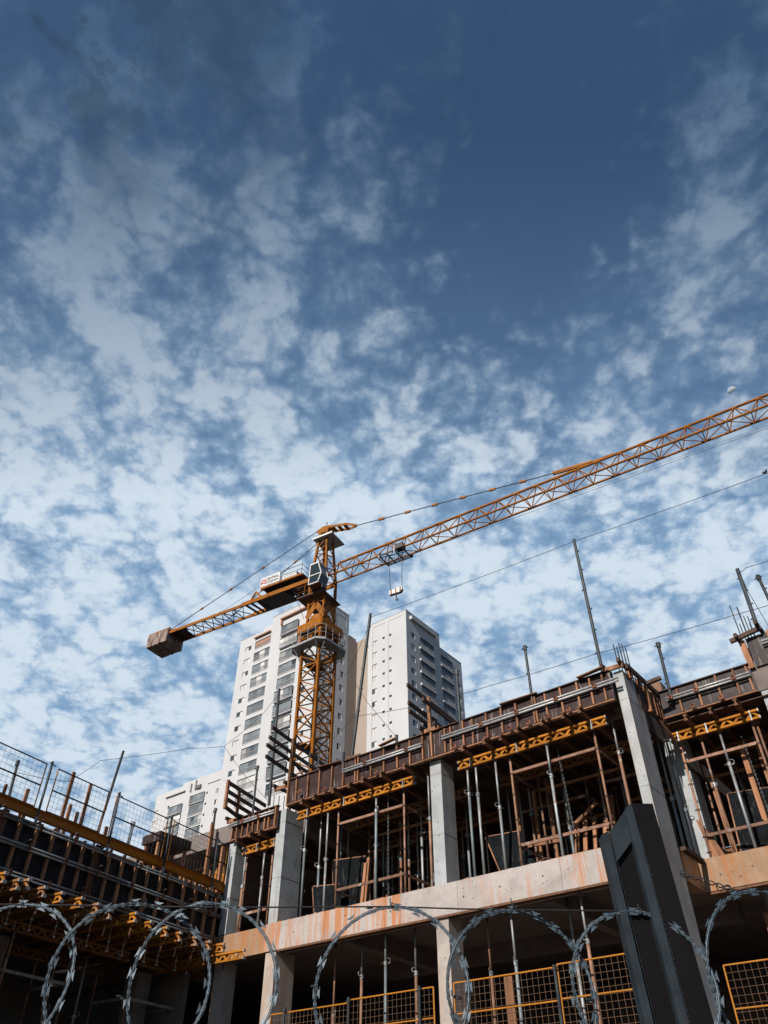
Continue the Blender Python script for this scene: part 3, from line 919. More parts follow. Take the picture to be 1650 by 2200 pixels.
sheet((-13.25, 14.35, 6.44), (0.62, 0.25, 0), (-0.16, 0.05, 0.72), 'small black sheet standing low behind the grey prop in the middle bay')
sheet((-13.12, 14.9, 6.44), (0.85, 0.25, 0), (-0.22, 0.1, 1.45), 'tall black sheet leaning in the middle bay behind the small one')
sheet((-8.15, 14.28, 6.44), (0.72, 0.2, 0.03), (-0.36, 0.12, 0.84), 'black framed panel leaning to the left in the right bay')
sheet((-4.0, 16.3, 6.44), (0.8, 0.2, 0), (0.0, 0.3, 1.35), 'black streaked sheet standing upright in the set-back bay')
for i, (x, dx, hgt, y) in enumerate(((-7.15, 0.02, 1.25, 15.6), (-6.98, 0.05, 1.45, 15.65), (-6.78, 0.03, 1.35, 15.7), (-6.58, 0.08, 1.3, 15.7), (-6.35, 0.06, 1.75, 15.75))):
    plank('plank', (x, y, 6.43), (x + dx, y + 0.4, 6.43 + hgt), 0.09, 0.05, 'timber_orange', ['leftmost of five orange planks leaning upright in the right bay', 'second of five orange planks leaning upright in the right bay', 'middle one of five orange planks leaning upright in the right bay', 'fourth of five orange planks leaning upright in the right bay', 'rightmost and tallest of five orange planks leaning in the right bay'][i], 'plank', (0, 1, 0), 'planks leaning upright in the right bay')
plank('plank', (-7.05, 15.62, 7.55), (-6.5, 15.75, 7.95), 0.07, 0.05, 'timber_orange', 'short plank lying slantwise across the tops of the upright planks', 'plank', (0, 1, 0))
for i, (x, y, hgt) in enumerate(((-8.35, 15.6, 2.3), (-8.05, 15.9, 2.2), (-7.62, 15.8, 2.35))):
    plank('timber_post', (x, y, 6.43), (x + 0.02, y, 6.43 + hgt), 0.08, 0.06, 'timber_orange', ['upright board behind the two left props of the right bay', 'thin upright board between the props left in the right bay', 'upright orange board right behind the left leg of the right shoring frame'][i], 'timber post', (0, 1, 0))
plank('plank', (-8.3, 15.58, 7.35), (-7.5, 15.78, 7.38), 0.05, 0.07, 'timber_orange', 'level board nailed across the uprights in the right bay', 'plank')
for i, (x, y, hgt) in enumerate(((-12.2, 14.75, 1.15), (-12.32, 15.0, 1.35), (-13.05, 15.35, 1.5))):
    plank('timber_post', (x, y, 6.43), (x + 0.05, y + 0.1, 6.43 + hgt), 0.08, 0.04, 'timber_orange', ['short orange board standing behind the left leg of the middle shoring frame', 'second orange board behind the left leg of the middle shoring frame', 'brown post behind the black sheets of the middle bay'][i], 'timber post', (0, 1, 0))
for i, (x, y, hgt, dx) in enumerate(((-3.45, 16.6, 2.2, 0.0), (-3.2, 16.9, 2.3, 0.02), (-2.85, 16.6, 2.2, 0.04), (-2.6, 16.9, 2.2, 0.0), (-4.2, 16.7, 1.7, -0.05))):
    plank('timber_post', (x, y, 6.43), (x + dx, y, 6.43 + hgt), 0.10, 0.07, 'timber_orange', ['orange timber post behind the thick grey prop in the set-back bay', 'slim orange post right of the black sheet in the set-back bay', 'broad orange post near the right end of the set-back girder', 'rightmost orange post of the set-back bay', 'orange post behind the reddish prop in the set-back bay'][i], 'timber post', (0, 1, 0))
for i in range(4):
    plank('plank', (-4.42 + 0.06 * i, 15.95 + 0.02 * i, 6.44), (-4.6 + 0.05 * i, 16.1, 7.25 - 0.1 * i), 0.05, 0.04, 'timber_orange', ['outermost', 'second', 'third', 'innermost'][i] + ' of four orange battens leaning together at the foot of the set-back bay', 'batten', (0, 1, 0), 'battens leaning in the set-back bay')
plank('plank', (-7.25, 14.2, 6.45), (-6.95, 14.0, 6.455), 0.16, 0.03, 'timber_brown', 'short offcut board lying on the beam edge in the right bay', 'plank')
plank('timber_post', (-8.42, 14.62, 3.32), (-8.42, 14.62, 4.75), 0.18, 0.05, 'timber_orange', 'broad orange board upright behind the mesh guard near the holed prop', 'timber post', (0, 1, 0))
plank('timber_post', (-3.95, 16.6, 3.32), (-3.95, 16.6, 5.55), 0.13, 0.08, 'timber_orange', 'long orange post standing in the lower right opening behind the mesh', 'timber post', (0, 1, 0))


def chain(x, y, z0, z1, lab, dx=0.0):
    mb = MB()
    n = int((z1 - z0) / 0.044)
    for i in range(n):
        z = z0 + (z1 - z0) * (i + 0.5) / n
        ax = (1, 0, 0) if i % 2 else (0, 1, 0)
        c = Vector((dx * i / n, 0, z - z0))
        mb.ring(c, ax, 0.017, 0.0042, 8, 4)
    tag(mb.build('hanging_chain', 'steel_grey', loc=(x, y, z0)), lab, 'chain')


chain(-11.05, 14.3, 6.5, 8.7, 'steel chain hanging beside the thick teal prop in the middle bay')
chain(-6.55, 14.5, 7.0, 8.75, 'steel chain hanging in front of the upright planks in the right bay', -0.08)
chain(-3.25, 16.2, 6.7, 8.7, 'steel chain hanging in the set-back bay at right', -0.05)

# ------------------------------------------------------------------ poles, bars, rails and wires above the deck
def pole(a, b, r, lab, lugs=5, mat='steel_dark', head=False):
    a, b = Vector(a), Vector(b)
    t = thing('guard_pole', lab, 'pole', a, group='steel poles standing above the formwork')
    d = b - a
    MB().tube((0, 0, 0), d, r, 10).build('pole_tube', mat, t, smooth=False)
    for i in range(lugs):
        p = d * ((i + 0.9) / (lugs + 0.6))
        s = 1 if i % 3 else -1
        MB().tube(p, p + Vector((s * (r + 0.035), 0, 0.0)), 0.014, 6).build('lug', mat, t)
    if head:
        p = d
        MB().tube(p - Vector((0, 0, 0.12)), p + Vector((0, 0, 0.0)), r * 1.45, 8).tube(p + Vector((-0.09, 0, -0.06)), p + Vector((0.08, 0, -0.05)), 0.013, 6).build('clamp_head', mat, t)
    return t


pole((-5.06, 13.87, 9.74), (-5.06, 13.87, 13.36), 0.035, 'tallest pole at right, standing beside the rebar of the tallest column', 6)
pole((-6.74, 13.87, 9.42), (-6.74, 13.87, 11.04), 0.03, 'short dark pole standing alone over the right bay, left of the tall one', 1, head=True)
pole((-8.62, 13.87, 9.45), (-8.62, 13.87, 11.08), 0.032, 'dark pole with a side hook standing in front of the right white tower', 2, head=True)
pole((-10.45, 13.87, 9.5), (-10.45, 13.87, 9.96), 0.04, 'stub of a dark pole where the slanting guy wire ends', 1)
pole((-11.85, 13.87, 9.8), (-11.32, 13.87, 13.86), 0.042, 'long leaning pole in front of the gap between the white towers', 6)
pole((-14.74, 13.95, 9.3), (-14.80, 13.95, 12.72), 0.042, 'tall dark pole left of the sloping timber rails', 4)
pole((-15.27, 13.9, 9.0), (-15.29, 13.9, 10.50), 0.03, 'dark pole with a top clamp in front of the boxed timber rail', 2, head=True)
pole((-4.33, 15.66, 9.5), (-4.29, 15.66, 11.06), 0.036, 'dark pole on the set-back formwork right of the tallest column', 2, head=True)
pole((-2.17, 15.6, 10.5), (-2.12, 15.6, 12.12), 0.042, 'thick pole rising from the column formwork at the right edge', 4)
pole((-1.72, 15.6, 10.4), (-1.78, 15.6, 11.78), 0.034, 'clamped pole cut by the right edge of the picture', 2, head=True)
pole((-12.12, 13.85, 9.45), (-12.12, 13.85, 9.98), 0.036, 'stub of a dark pole at the left end of the middle waler', 0)

def rebar(lab, bars):
    c = Vector(bars[0][0])
    t = thing('rebar_cluster', lab, 'reinforcing bars', c, group='starter bars above the columns')
    for a, b in bars:
        wb(MB().tube(a, b, 0.0115, 6), 'bar', 'steel_dark', t)


rebar('eight thin starter bars on top of the tallest column', [((-4.86 + 0.03 * i, 14.05 + (0.22 if i % 2 else 0.5), 9.7), (-4.87 + 0.03 * i, 14.05 + (0.22 if i % 2 else 0.5), h)) for i, h in enumerate((10.64, 10.55, 10.7, 10.35, 10.66, 10.4, 10.58, 10.22))])
rebar('thick starter bars above the column formwork at the right edge', [((-2.58 + 0.045 * i, 15.9 + 0.12 * (i % 3), 10.1), (-2.59 + 0.045 * i, 15.9 + 0.12 * (i % 3), h)) for i, h in enumerate((11.5, 11.05, 11.52, 11.4, 11.2, 11.05, 11.1))])
rebar('thin starter bars behind the sloping timber rails', [((-13.9 + 0.16 * i, 14.5 + 0.2 * (i % 2), 9.7), (-13.9 + 0.16 * i, 14.5 + 0.2 * (i % 2), h)) for i, h in enumerate((10.75, 10.6, 10.72, 10.5, 10.66))])
rebar('row of thin starter bars behind the boxed timber rail at left', [((-15.45 + 0.1 * i, 14.6 + 0.1 * (i % 2), 9.1), (-15.45 + 0.1 * i, 14.6 + 0.1 * (i % 2), 9.95 - 0.03 * i)) for i in range(8)])

def rails(lab, ends, posts, mat='timber_brown', w=0.05, hgt=0.09):
    t = thing('timber_guardrail', lab, 'guardrail', ends[0][0], group='timber guardrails on the deck')
    for a, b in ends:
        wb(MB().bar(a, b, w, hgt), 'rail', 'timber_dark', t)
    for a, b in posts:
        wb(MB().bar(a, b, 0.06, 0.08, (1, 0, 0)), 'post', mat, t)
    return t


rails('four sloping-looking dark timber rails sticking out in front of the crane mast', [((-13.98, 13.07, 10.93), (-14.49, 15.8, 10.93)), ((-14.06, 13.07, 10.68), (-14.56, 15.8, 10.68)), ((-14.12, 13.07, 10.48), (-14.6, 15.8, 10.48)), ((-14.14, 13.1, 10.18), (-14.62, 15.6, 10.18))],
      [((-14.06, 13.95, 9.75), (-14.03, 13.95, 10.95))])
rails('brown timber rails sticking out in front of the right white tower', [((-9.61, 13.2, 10.74), (-9.80, 15.6, 10.74)), ((-9.59, 13.2, 10.27), (-9.78, 15.6, 10.27)), ((-9.58, 13.2, 10.06), (-9.77, 15.6, 10.06)), ((-9.38, 13.5, 10.42), (-9.58, 15.6, 10.42))],
      [((-9.44, 13.84, 9.75), (-9.45, 13.84, 10.62))], 'timber_orange')
rails('boxed timber guardrail with an end frame beside the wing', [((-15.6, 13.2, 9.89), (-15.98, 15.0, 9.89)), ((-15.6, 13.2, 9.66), (-15.98, 15.0, 9.66)), ((-15.6, 13.2, 9.45), (-15.98, 15.0, 9.45)), ((-15.6, 13.2, 9.24), (-15.72, 13.95, 9.14))],
      [((-15.6, 13.2, 9.2), (-15.6, 13.2, 9.95)), ((-15.71, 13.73, 9.15), (-15.71, 13.73, 9.93))], 'timber_orange')
for x, y, z, lab in ((-11.8, 13.9, 9.79, 'small board under the foot of the long leaning pole'), (-12.7, 13.88, 9.80, 'short orange board on the edge of the middle formwork near the mast')):
    plank('plank', (x - 0.2, y, z), (x + 0.2, y + 0.03, z + 0.01), 0.14, 0.03, 'timber_orange', lab, 'plank')


def wire(lab, pts, r=0.006, sag=0.0, name='wire', n=10):
    mb = MB()
    out = []
    for a, b in zip(pts[:-1], pts[1:]):
        a, b = Vector(a), Vector(b)
        for i in range(n):
            t = i / n
            p = a.lerp(b, t)
            p.z -= sag * 4 * t * (1 - t)
            out.append(p)
    out.append(Vector(pts[-1]))
    o0 = out[0]
    mb.poly([p - o0 for p in out], r, 5)
    return tag(mb.build(name, 'wire_dark', loc=o0), lab, 'wire')


wire('long overhead wire rising from the leaning pole past the tallest pole to the right edge', [(-11.33, 13.87, 13.74), (-5.05, 13.87, 13.30), (0.4, 13.87, 12.82)], 0.0065, 0.03)
wire('lower wire running from the leaning pole past the rebar to the right edge', [(-11.66, 13.87, 10.85), (-9.76, 13.87, 10.52), (-7.78, 13.87, 10.37), (-5.06, 13.87, 10.22), (-2.3, 13.95, 10.05), (-0.2, 14.2, 10.1)], 0.0062, 0.02)
wire('wire leaving the top of the thick pole at the right edge', [(-2.12, 15.6, 12.02), (-1.95, 15.6, 12.07), (-0.6, 15.6, 12.02)], 0.007, 0.02)
wire('slack wire drooping from the thick pole at the right edge', [(-2.1, 15.58, 11.98), (-2.08, 15.58, 11.5), (-1.95, 15.55, 10.5)], 0.007)
wire('wire from the left edge to the pole behind the mesh fence', [(-17.05, 8.2, 8.85), (-17.25, 9.6, 9.15), (-17.3, 10.35, 9.96)], 0.006, 0.02)
wire('wire from the thin pole behind the mesh fence to the knot of the guys', [(-17.3, 10.35, 9.96), (-17.05, 12.9, 11.15), (-16.79, 13.87, 11.49)], 0.006, 0.02)
wire('guy wire from the knot up to the tall dark pole', [(-16.79, 13.87, 11.49), (-15.37, 13.87, 12.0), (-14.8, 13.9, 12.5)], 0.006, 0.03)
wire('guy wire from the knot down to the foot of the tall dark pole', [(-16.79, 13.87, 11.49), (-15.86, 13.87, 10.45), (-14.77, 13.92, 9.42)], 0.006)
wire('guy wire from the leaning pole down to its knot', [(-11.36, 13.87, 13.5), (-12.07, 13.87, 12.25)], 0.0062)
wire('guy wire from the knot of the leaning pole down to the pole stub', [(-12.07, 13.87, 12.25), (-11.37, 13.87, 11.12), (-10.45, 13.87, 9.9)], 0.0062)
wire('slack wire crossing the crane mast to the tall dark pole', [(-12.07, 13.87, 12.25), (-12.9, 13.87, 12.2), (-14.78, 13.9, 12.2)], 0.005, 0.06)
wire('wire from the leaning pole down to the mast foot', [(-11.7, 13.87, 10.95), (-13.2, 13.95, 10.2)], 0.0055, 0.03)
tag(MB().tube((0, 0, 0), (0.05, 0, 0.01), 0.032, 8, 0.015).tube((-0.05, 0, 0.01), (0, 0, 0), 0.015, 8, 0.032).tube((0.03, 0, 0.02), (0.05, -0.02, 0.05), 0.02, 8, 0.014).build('small_bird', 'wire_dark', loc=(-0.69, 13.87, 12.94)), 'tiny dark bird perched on the overhead wire at the right edge', 'bird')


# ------------------------------------------------------------------ left wing
P0 = Vector((-16.2, 14.05, 0))
WD = Vector((0.117, -0.9931, 0)).normalized()             # along the face, towards the viewer
WN = Vector((0.9931, 0.117, 0)).normalized()              # out of the face


def wp(u, z, off=0.0):
    p = P0 + WD * u + WN * off
    return Vector((p.x, p.y, z))


def wbox(u0, u1, o0, o1, z0, z1):
    return MB().prism([wp(u0, z0, o0), wp(u1, z0, o0), wp(u1, z0, o1), wp(u0, z0, o1)], (0, 0, z1 - z0))


UE = 10.0
wing = thing('wing_building', 'left wing of the concrete building, dark and open below its formwork', 'building', wp(5, 0))
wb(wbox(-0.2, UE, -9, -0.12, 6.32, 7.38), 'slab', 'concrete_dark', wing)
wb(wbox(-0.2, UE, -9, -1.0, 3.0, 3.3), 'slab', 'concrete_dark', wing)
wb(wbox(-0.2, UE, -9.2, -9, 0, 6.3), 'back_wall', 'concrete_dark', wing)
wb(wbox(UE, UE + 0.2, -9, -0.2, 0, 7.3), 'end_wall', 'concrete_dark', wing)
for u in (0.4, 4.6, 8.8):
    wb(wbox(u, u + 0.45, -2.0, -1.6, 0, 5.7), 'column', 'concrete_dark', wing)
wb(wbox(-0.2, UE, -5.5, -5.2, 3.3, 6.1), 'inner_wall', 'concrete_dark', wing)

wf = thing('wall_formwork', 'tall black wall formwork with timber studs and three double walers on the left wing', 'formwork', wp(5, 6.15))
n = 8
for i in range(n):
    a, b = -0.25 + (UE + 0.25) * i / n, -0.25 + (UE + 0.25) * (i + 1) / n
    wb(wbox(a + 0.003, b - 0.003, -0.02, 0.0, 6.16, 7.36 + rc.uniform(-0.02, 0.02)), 'plywood_panel', 'ply_black', wf)
u = -0.15
wide = 0
while u < 9.6:
    wide = (wide + 1) % 6
    ln = rc.uniform(-0.015, 0.015)
    if wide == 0:
        wb(wbox(u - 0.075, u + 0.055, 0.002, 0.05, 6.2, 7.40), 'stud', 'timber_brown', wf)
        wb(wbox(u + 0.06, u + 0.095, 0.002, 0.075, 6.22, 7.36), 'stud', 'timber_brown', wf)
    else:
        wb(MB().bar(wp(u, 6.2, 0.038), wp(u + ln, 7.40 + rc.uniform(-0.03, 0.02), 0.038), 0.05, 0.072, WN), 'stud', 'timber_sunlit', wf)
    u += 0.40 + rc.uniform(-0.03, 0.03)
for z in (7.27, 6.83, 6.31):
    cuts = [-0.3, 3.1 + rc.uniform(-0.4, 0.4), 6.4 + rc.uniform(-0.4, 0.4), 9.9]
    for a, b in zip(cuts[:-1], cuts[1:]):
        for dz in (0.031, -0.031):
            wb(MB().tube(wp(a - 0.12, z + dz + 0.01 * rc.uniform(-1, 1), 0.10), wp(b + 0.12, z + dz, 0.10 + 0.002 * (dz > 0)), 0.0235, 9), 'waler_tube', 'steel_grey', wf, True)
    u = 0.25 + rc.uniform(0, 0.3)
    while u < 9:
        c = wp(u, z, 0.13)
        wb(MB().bar(wp(u, z - 0.075, 0.12), wp(u, z + 0.075, 0.12), 0.035, 0.05, WN).ring(wp(u, z, 0.15), WN, 0.032, 0.01, 10, 5), 'tie_clamp', 'steel_clamp', wf)
        if rc.random() < 0.35:
            wb(MB().bar(wp(u + 0.1, z + 0.06, 0.02), wp(u + 0.13, z + 0.09, 0.34), 0.03, 0.02), 'wedge', 'timber_dark', wf)
        u += rc.uniform(0.75, 1.05)

beam = thing('yellow_edge_beam', 'yellow painted steel edge beam lying along the foot of the wing guard fence', 'steel beam', wp(5, 7.42, 0.1))
wb(wbox(0.1, 9.8, 0.06, 0.068, 7.43, 7.59), 'beam_web', 'yellow_steel', beam)
wb(wbox(0.1, 9.8, 0.02, 0.12, 7.591, 7.603), 'top_flange', 'yellow_steel', beam)
wb(wbox(0.1, 9.8, 0.02, 0.12, 7.417, 7.429), 'bottom_flange', 'yellow_steel', beam)
wb(wbox(0.1, 0.112, 0.02, 0.12, 7.43, 7.59), 'end_plate', 'yellow_steel', beam)


def mesh_guard(lab, group, P, u0, u1, z0, z1, zmid, frame_mat, wire_mat, pitch=0.11, fr=0.016, off=0.0):
    """welded mesh guard panel; P(u, z, off) maps its plane to the site"""
    t = thing('mesh_guard', lab, 'mesh guard panel', P((u0 + u1) / 2, z0, off), group=group)
    for nm, a, b in (('top_rail', (u0, z1), (u1, z1)), ('bottom_rail', (u0, z0), (u1, z0)), ('middle_rail', (u0, zmid), (u1, zmid)), ('side_rail', (u0, z0), (u0, z1)), ('side_rail', (u1, z0), (u1, z1))):
        wb(MB().tube(P(*a, off), P(*b, off), fr, 8), nm, frame_mat if nm != 'top_rail' or frame_mat != 'mesh_frame_dark' else frame_mat, t)
    mb = MB()
    nu = max(2, round(abs(u1 - u0) / pitch))
    for i in range(1, nu):
        uu = u0 + (u1 - u0) * i / nu
        mb.tube(P(uu, z0, off), P(uu, z1, off), 0.0029, 4, caps=False)
    nz = max(2, round((z1 - z0) / pitch))
    for i in range(1, nz):
        zz = z0 + (z1 - z0) * i / nz
        mb.tube(P(u0, zz, off + 0.004), P(u1, zz, off + 0.004), 0.0029, 4, caps=False)
    stuff(wb(mb, 'mesh_wires', wire_mat, t))
    return t


for a, b, lab, fm in ((9.6, 7.9, 'mesh guard panel mostly outside the left edge of the picture', 'steel_dark'), (7.85, 6.13, 'leftmost visible mesh guard panel on the wing, with the short pole behind it', 'steel_dark'), (5.82, 4.36, 'mesh guard panel with two tall timber posts behind it', 'steel_dark'),
                  (4.1, 2.42, 'mesh guard panel in front of the clamped prop head', 'steel_dark'), (2.2, 0.16, 'mesh guard panel nearest the concrete column, in front of the dark box', 'steel_dark')):
    g = mesh_guard(lab, 'mesh guard panels on top of the wing', wp, a, b, 7.62, 8.53, 8.06, fm, 'mesh_wire_dark', 0.115, 0.014, 0.1)
    for ch in g.children:
        if ch.name.startswith('side_rail'):
            ch.data.materials[0] = M['mesh_frame']
for uu, lab in ((8.0, 'fence post just outside the left edge'), (6.03, 'dark fence post on the wing, leftmost in view'), (4.08, 'dark fence post on the wing in front of the tall thin pole'), (2.34, 'dark fence post on the wing beside the dark box'), (0.62, 'dark fence post on the wing nearest the concrete column')):
    t = thing('fence_post', lab, 'fence post', wp(uu, 7.28, 0.16), group='dark posts of the wing guard fence')
    wb(MB().tube(wp(uu, 7.28, 0.16), wp(uu + 0.02, 8.6, 0.16), 0.026, 9), 'post_tube', 'steel_dark', t)
    wb(MB().tube(wp(uu - 0.1, 8.53, 0.15), wp(uu + 0.09, 8.55, 0.18), 0.011, 6), 'hook', 'steel_dark', t)
    wb(MB().tube(wp(uu, 7.28, 0.16), wp(uu, 7.42, 0.16), 0.034, 9), 'socket', 'steel_grey', t)
for uu, z1, o, lab, r in ((4.9, 8.95, -0.6, 'taller brown timber post behind the mesh, left of its pair', 0.05), (4.36, 8.86, -0.6, 'right one of the two tall timber posts behind the mesh', 0.05),
                         (5.92, 8.2, -0.6, 'short orange stub behind the leftmost mesh panel', 0.05), (6.75, 8.22, -0.6, 'orange stub near the left edge behind the mesh', 0.05), (6.45, 8.12, -0.6, 'small brown stub behind the mesh near the left edge', 0.04),
                         (4.83, 8.2, -0.5, 'short post beside the taller brown timber post', 0.05), (4.52, 8.15, -0.6, 'low dark stub between the two tall timber posts', 0.045), (3.62, 8.1, -0.6, 'orange stub behind the joint of two mesh panels', 0.05),
                         (0.28, 9.15, -0.45, 'orange post behind the last fence panel beside a dark pole', 0.06), (0.0, 8.6, -0.2, 'orange post tight against the concrete column of the corner', 0.07)):
    p = wp(uu, 7.4, o)
    plank('timber_post', p, p + Vector((0.0, 0, z1 - 7.4)), r, r * 1.5, 'timber_orange', lab, 'timber post', (0, 1, 0), 'timber posts on the wing deck')
pole(wp(6.2, 7.4, -0.7), wp(6.3, 8.72, -0.7), 0.03, 'short dark pole behind the leftmost wing mesh panel', 2, head=True)
pole(wp(3.85, 7.4, -0.65), wp(3.62, 9.98, -0.65), 0.032, 'tall thin dark pole rising behind the wing mesh', 4)
pole(wp(2.9, 7.4, -0.6), wp(2.86, 8.45, -0.6), 0.035, 'grey prop head with a collar behind the wing mesh', 1, 'steel_grey', True)
pole(wp(0.12, 7.5, -0.5), wp(0.2, 9.62, -0.5), 0.03, 'dark pole with a clamp beside the orange post near the corner', 2, head=True)

bx = thing('dark_hopper', 'dark brown box on timber legs behind the mesh of the left wing', 'box', (-17.2, 12.7, 7.4))
wb(box(-17.6, -16.9, 12.3, 13.35, 8.43, 8.66), 'box_body', 'ply_brown', bx)
for x, y in ((-17.5, 12.38), (-17.0, 12.38), (-17.5, 13.25), (-17.0, 13.25)):
    wb(MB().bar((x, y, 7.4), (x, y, 8.43), 0.07, 0.07), 'leg', 'timber_orange', bx)
wb(box(-17.55, -17.52, 12.45, 13.2, 7.6, 8.4), 'side_panel', 'ply_brown', bx)

ff = thing('edge_formwork', 'orange formwork behind the end of the wing fence, seen through the mesh', 'formwork', (-17.0, 14.1, 7.5))
wb(box(-18.6, -16.2, 14.6, 14.62, 7.5, 8.35), 'plywood_panel', 'ply_brown', ff)
for i in range(9):
    x = -18.5 + 0.27 * i
    wb(MB().bar((x, 14.56, 7.5), (x, 14.56, 8.38), 0.05, 0.06, (0, 1, 0)), 'stud', 'timber_orange', ff)
for z in (7.9, 7.97):
    wb(MB().tube((-18.7, 14.49, z), (-16.3, 14.49, z), 0.024, 8), 'waler_tube', 'steel_grey', ff)
wb(MB().bar((-18.6, 14.5, 8.4), (-16.25, 14.5, 8.42), 0.08, 0.05), 'capping_board', 'timber_orange', ff)
for k in range(5):
    wb(MB().bar((-16.95 + 0.14 * k, 14.2, 7.5), (-16.93 + 0.14 * k, 14.25, 8.0 + 0.12 * (k % 3)), 0.08, 0.05, (0, 1, 0)), 'board', 'girder_yellow' if k % 2 else 'timber_orange', ff)

# girders sticking out under the wing formwork, every one a thing
TIPS = [6.62, 6.18, 5.96, 5.61, 5.2, 4.76, 4.26, 3.84, 3.19, 2.73, 2.21, 1.70, 1.17, 0.74, 0.37, 0.05]
for i, uu in enumerate(TIPS + [7.1, 7.6, 8.1]):
    off = 0.54 + rc.uniform(-0.12, 0.08)
    mat = 'girder_brown' if i in (1, 2, 3, 6, 7, 12, 13) else 'girder_yellow'  # brown ones carry the shade of unlit tips in their colour
    lab = ('shaded brown truss girder end jutting from under the wing formwork' if mat == 'girder_brown' else 'yellow truss girder end jutting from under the wing formwork')
    rank = sorted(TIPS + [7.1, 7.6, 8.1]).index(uu)
    lab = ('shaded brown' if mat == 'girder_brown' else 'yellow') + ' truss girder end under the wing, ' + ('nearest the concrete corner' if rank == 0 else ORDER[rank] + ' from the concrete corner')
    z = 5.945 + (0.07 if i in (2, 8) else rc.uniform(-0.01, 0.01))
    t = thing('truss_girder', lab, 'girder', wp(uu, z, off), math.atan2(-WN.y, -WN.x), 'truss girder ends under the wing')
    girder_parts(t, 3.6, mat, full=False)
    c = t
    MB().bar((0.10, 0, -0.10), (0.12, 0, -0.30), 0.035, 0.02).build('hanging_tag', 'timber_orange', t)
t = thing('truss_girder', 'last orange truss girder reaching over the left bay beam', 'girder', (-14.78, 13.68, 5.70), math.atan2(-0.05, -1.0), 'truss girder ends under the wing')
girder_parts(t, 3.2, 'girder_yellow', full=False)
t = thing('truss_girder', 'brown truss girder tip low at the far left above the first wire loop', 'girder', wp(7.3, 5.62, 0.55), math.atan2(-WN.y, -WN.x), 'truss girder ends under the wing')
girder_parts(t, 3.2, 'girder_brown', full=False)
for u0, L, o, lab in ((1.55, 3.6, -1.3, 'dim brown main girder under the wing, left of centre'), (-1.4, 2.7, -1.3, 'dim brown main girder under the wing towards the corner'), (5.25, 3.8, -1.3, 'dim brown main girder under the wing at the left edge'), (0.5, 4.5, -3.0, 'rear main girder in the dark under the wing')):
    a = wp(u0, 5.735, o)
    t = thing('truss_girder', lab, 'girder', a, math.atan2(WD.y, WD.x), 'main girders under the wing')
    girder_parts(t, L, 'girder_brown')
for u0, u1, lab in ((3.2, 4.9, 'galvanised shoring frame under the wing at the far left'), (-0.2, 1.4, 'galvanised shoring frame under the wing behind the third wire loop')):
    t = thing('shoring_frame', lab, 'scaffold', wp((u0 + u1) / 2, 3.3, -1.2), group='shoring frames under the wing')
    for uu in (u0, u1):
        for o in (-1.25, -2.4):
            wb(MB().tube(wp(uu, 3.3, o), wp(uu, 5.6, o), 0.0245, 9), 'leg', 'steel_rust', t)
            wb(MB().ring(wp(uu, 4.5, o), (0, 0, 1), 0.05, 0.008, 12, 5).ring(wp(uu, 5.0, o), (0, 0, 1), 0.05, 0.008, 12, 5), 'cup_ring', 'steel_dark', t)
    for z in (5.03, 3.9):
        wb(MB().bar(wp(u0, z, -1.25), wp(u1, z, -1.25), 0.032, 0.058), 'ledger', 'steel_grey', t)
        for uu in (u0, u1):
            wb(MB().bar(wp(uu, z, -1.25), wp(uu, z, -2.4), 0.032, 0.058), 'ledger', 'steel_grey', t)
for uu, o, st, lab in ((4.85, -1.15, RUST, 'orange-lit rusty prop under the wing at the far left'), (5.1, -1.3, RUST, 'second rusty prop cut by the left edge under the wing'), (3.3, -1.6, RUST, 'dull prop under the wing behind the first wire loop'), (2.4, -1.7, GALV, 'dull grey prop under the wing between the loops')):
    p = wp(uu, 3.3, o)
    prop(p.x, p.y, 3.3, 5.73, st, lab, 'props under the wing', joint=1.3)
anchors = thing('anchor_bolts', 'row of shiny anchor nuts hanging under the wing soffit', 'bolts', wp(3, 5.8, -0.5))
for i in range(12):
    uu = 6.0 - 0.52 * i + rc.uniform(-0.1, 0.1)
    wb(MB().tube(wp(uu, 5.62, -0.55), wp(uu, 6.2, -0.55), 0.008, 6).tube(wp(uu, 5.62, -0.55), wp(uu, 5.65, -0.55), 0.03, 8).tube(wp(uu, 5.82, -0.55), wp(uu, 5.84, -0.55), 0.035, 8), 'anchor_bolt', 'steel_cap', anchors)


# ------------------------------------------------------------------ mesh guards on the floor below the streaked beam
def fp(y):
    return lambda u, z, off=0.0: Vector((u, y + off, z))


